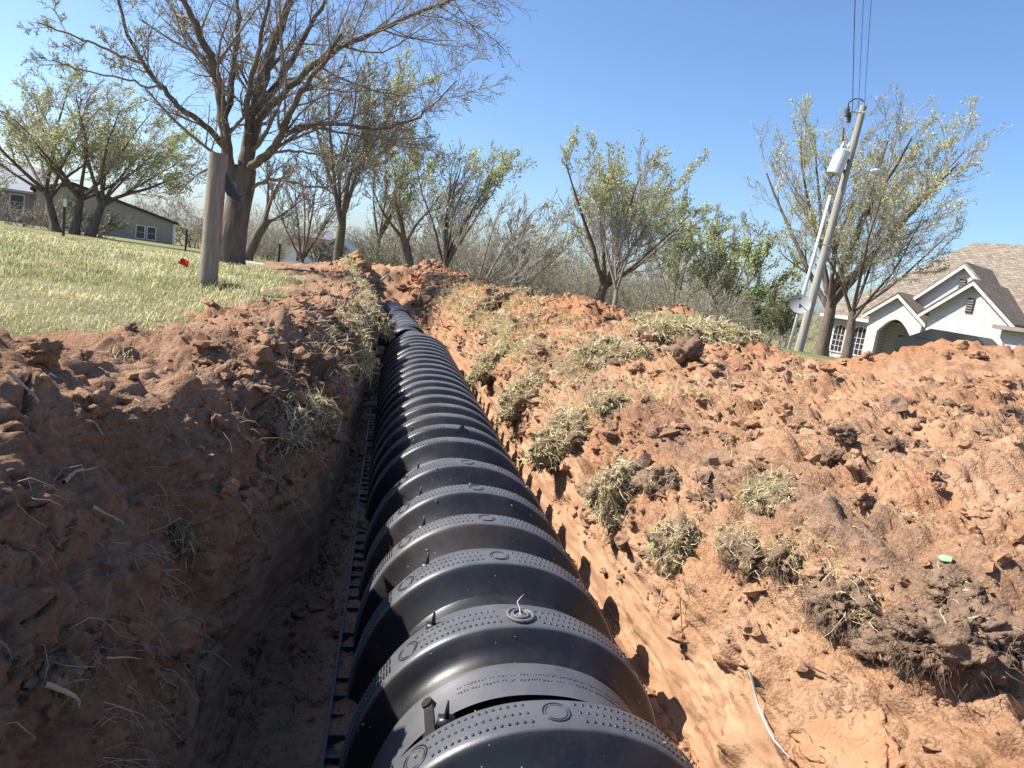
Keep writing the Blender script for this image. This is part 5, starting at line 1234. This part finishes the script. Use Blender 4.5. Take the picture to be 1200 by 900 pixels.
# red marker flag
fb_ = at_z(222, 318, -.01); fl = empty('marker_flag', tuple(fb_)); tag(fl, 'small red marker flag on a wire in the lawn left of the post', 'flag')
ft_ = at_dist(212, 304, fb_.y)-fb_
m = MB(); m.tube([(0, 0, -.05), tuple(ft_*.5+Vector((.004, 0, 0))), tuple(ft_)], .0018, 5); m.build('flag_wire', M['wire'], fl)
c1, c2, c3, c4 = [at_dist(x, y, fb_.y)-fb_ for x, y in ((213, 302), (222, 306), (220, 314), (209, 308.5))]
m = MB(); n_ = 6; V = []
for a in range(n_+1):
    for b_ in range(2):
        t_ = a/n_; p_ = (c1.lerp(c2, t_) if b_ == 0 else c4.lerp(c3, t_)); V.append((p_.x, p_.y+.012*math.sin(t_*5), p_.z))
V2 = [(x, y+.0012, z) for x, y, z in V]; nn = len(V)
m.add(V+V2, [(2*a, 2*a+1, 2*a+3, 2*a+2) for a in range(n_)]+[(nn+2*a, nn+2*a+2, nn+2*a+3, nn+2*a+1) for a in range(n_)]); m.build('flag_sheet', M['red'], fl, True)
# steel stakes (T-posts)
for (x0, y0, x1, y1, D, lab) in [(74, 284, 75.5, 233, 20, 'steel stake with white tip at the lawn edge before the grey house'), (217, 296, 219, 262, 27, 'thin steel stake left of the wooden post, far off'), (326, 312, 330, 280, 24, 'pale thin stake between the largest tree and the small far house'),
                                 (409, 318, 411, 296, 28, 'short dark stake right of the small far house')]:
    b_ = at_dist(x0, y0, D); t_ = at_dist(x1, y1, D); st = empty('steel_stake', tuple(b_)); tag(st, lab, 'stake', 'stakes along the far lawn edge')
    v_ = t_-b_; m = MB(); m.box((-.032, -.004, -.4), (.032, .004, v_.z*.82)); m.box((-.004, .0041, -.4), (.004, .03, v_.z*.82)); m.build('stake_bar', M['rust'], st); m = MB(); m.box((-.034, -.006, v_.z*.8201), (.034, .028, v_.z)); m.build('stake_tip', M['white'], st)
    st.rotation_euler = (0, 0, .2)
# pale kerb blocks on the far lawn
for k, (xa, ya, xb, yb) in enumerate([(283, 309, 326, 316), (336, 318, 355, 322), (372, 325, 410, 331)]):
    a, b1 = at_dist(xa, ya, 15.5-k*.6), at_dist(xb, yb, 15.0-k*.6); a.z = b1.z = float(ground_z(a.x, a.y)); d_ = b1-a; m = MB(); L_ = d_.length
    m.box((0, -.07, -.05), (L_, .07, .06)); o = m.build('kerb_block', simple('pale_concrete', (.52, .50, .46), (.38, .36, .33), 6, .9)); o.location = a; o.rotation_euler = (0, 0, math.atan2(d_.y, d_.x))
    bv = o.modifiers.new('bevel', 'BEVEL'); bv.width = .015; bv.segments = 2; tag(o, ['leftmost pale kerb block along the far lawn, by the largest tree', 'short middle pale kerb block along the far lawn', 'right pale kerb block along the far lawn, nearest the trench'][k], 'kerb', 'pale kerb blocks in the lawn')
# pale plank sticking out of the far spoil, fallen log
a = at_dist(446, 328, 13.2); b1 = at_dist(459, 318, 13.6); m = MB(); m.tube([(0, 0, -.0), tuple(b1-a)], .013, 8); o = m.build('pale_stick', M['can']); o.location = a; tag(o, 'pale stick poking out of the spoil at the trench end', 'stick')
a = at_dist(573, 341, 12.5); b1 = at_dist(590, 346, 12.0); m = MB(); m.tube([(0, 0, 0), tuple((b1-a)*.5+Vector((0, 0, .02))), tuple(b1-a)], .05, 8); o = m.build('pale_log', M['pole'], None, True); o.location = a+Vector((0, 0, .0)); tag(o, 'short pale log lying on the far spoil crest', 'log')
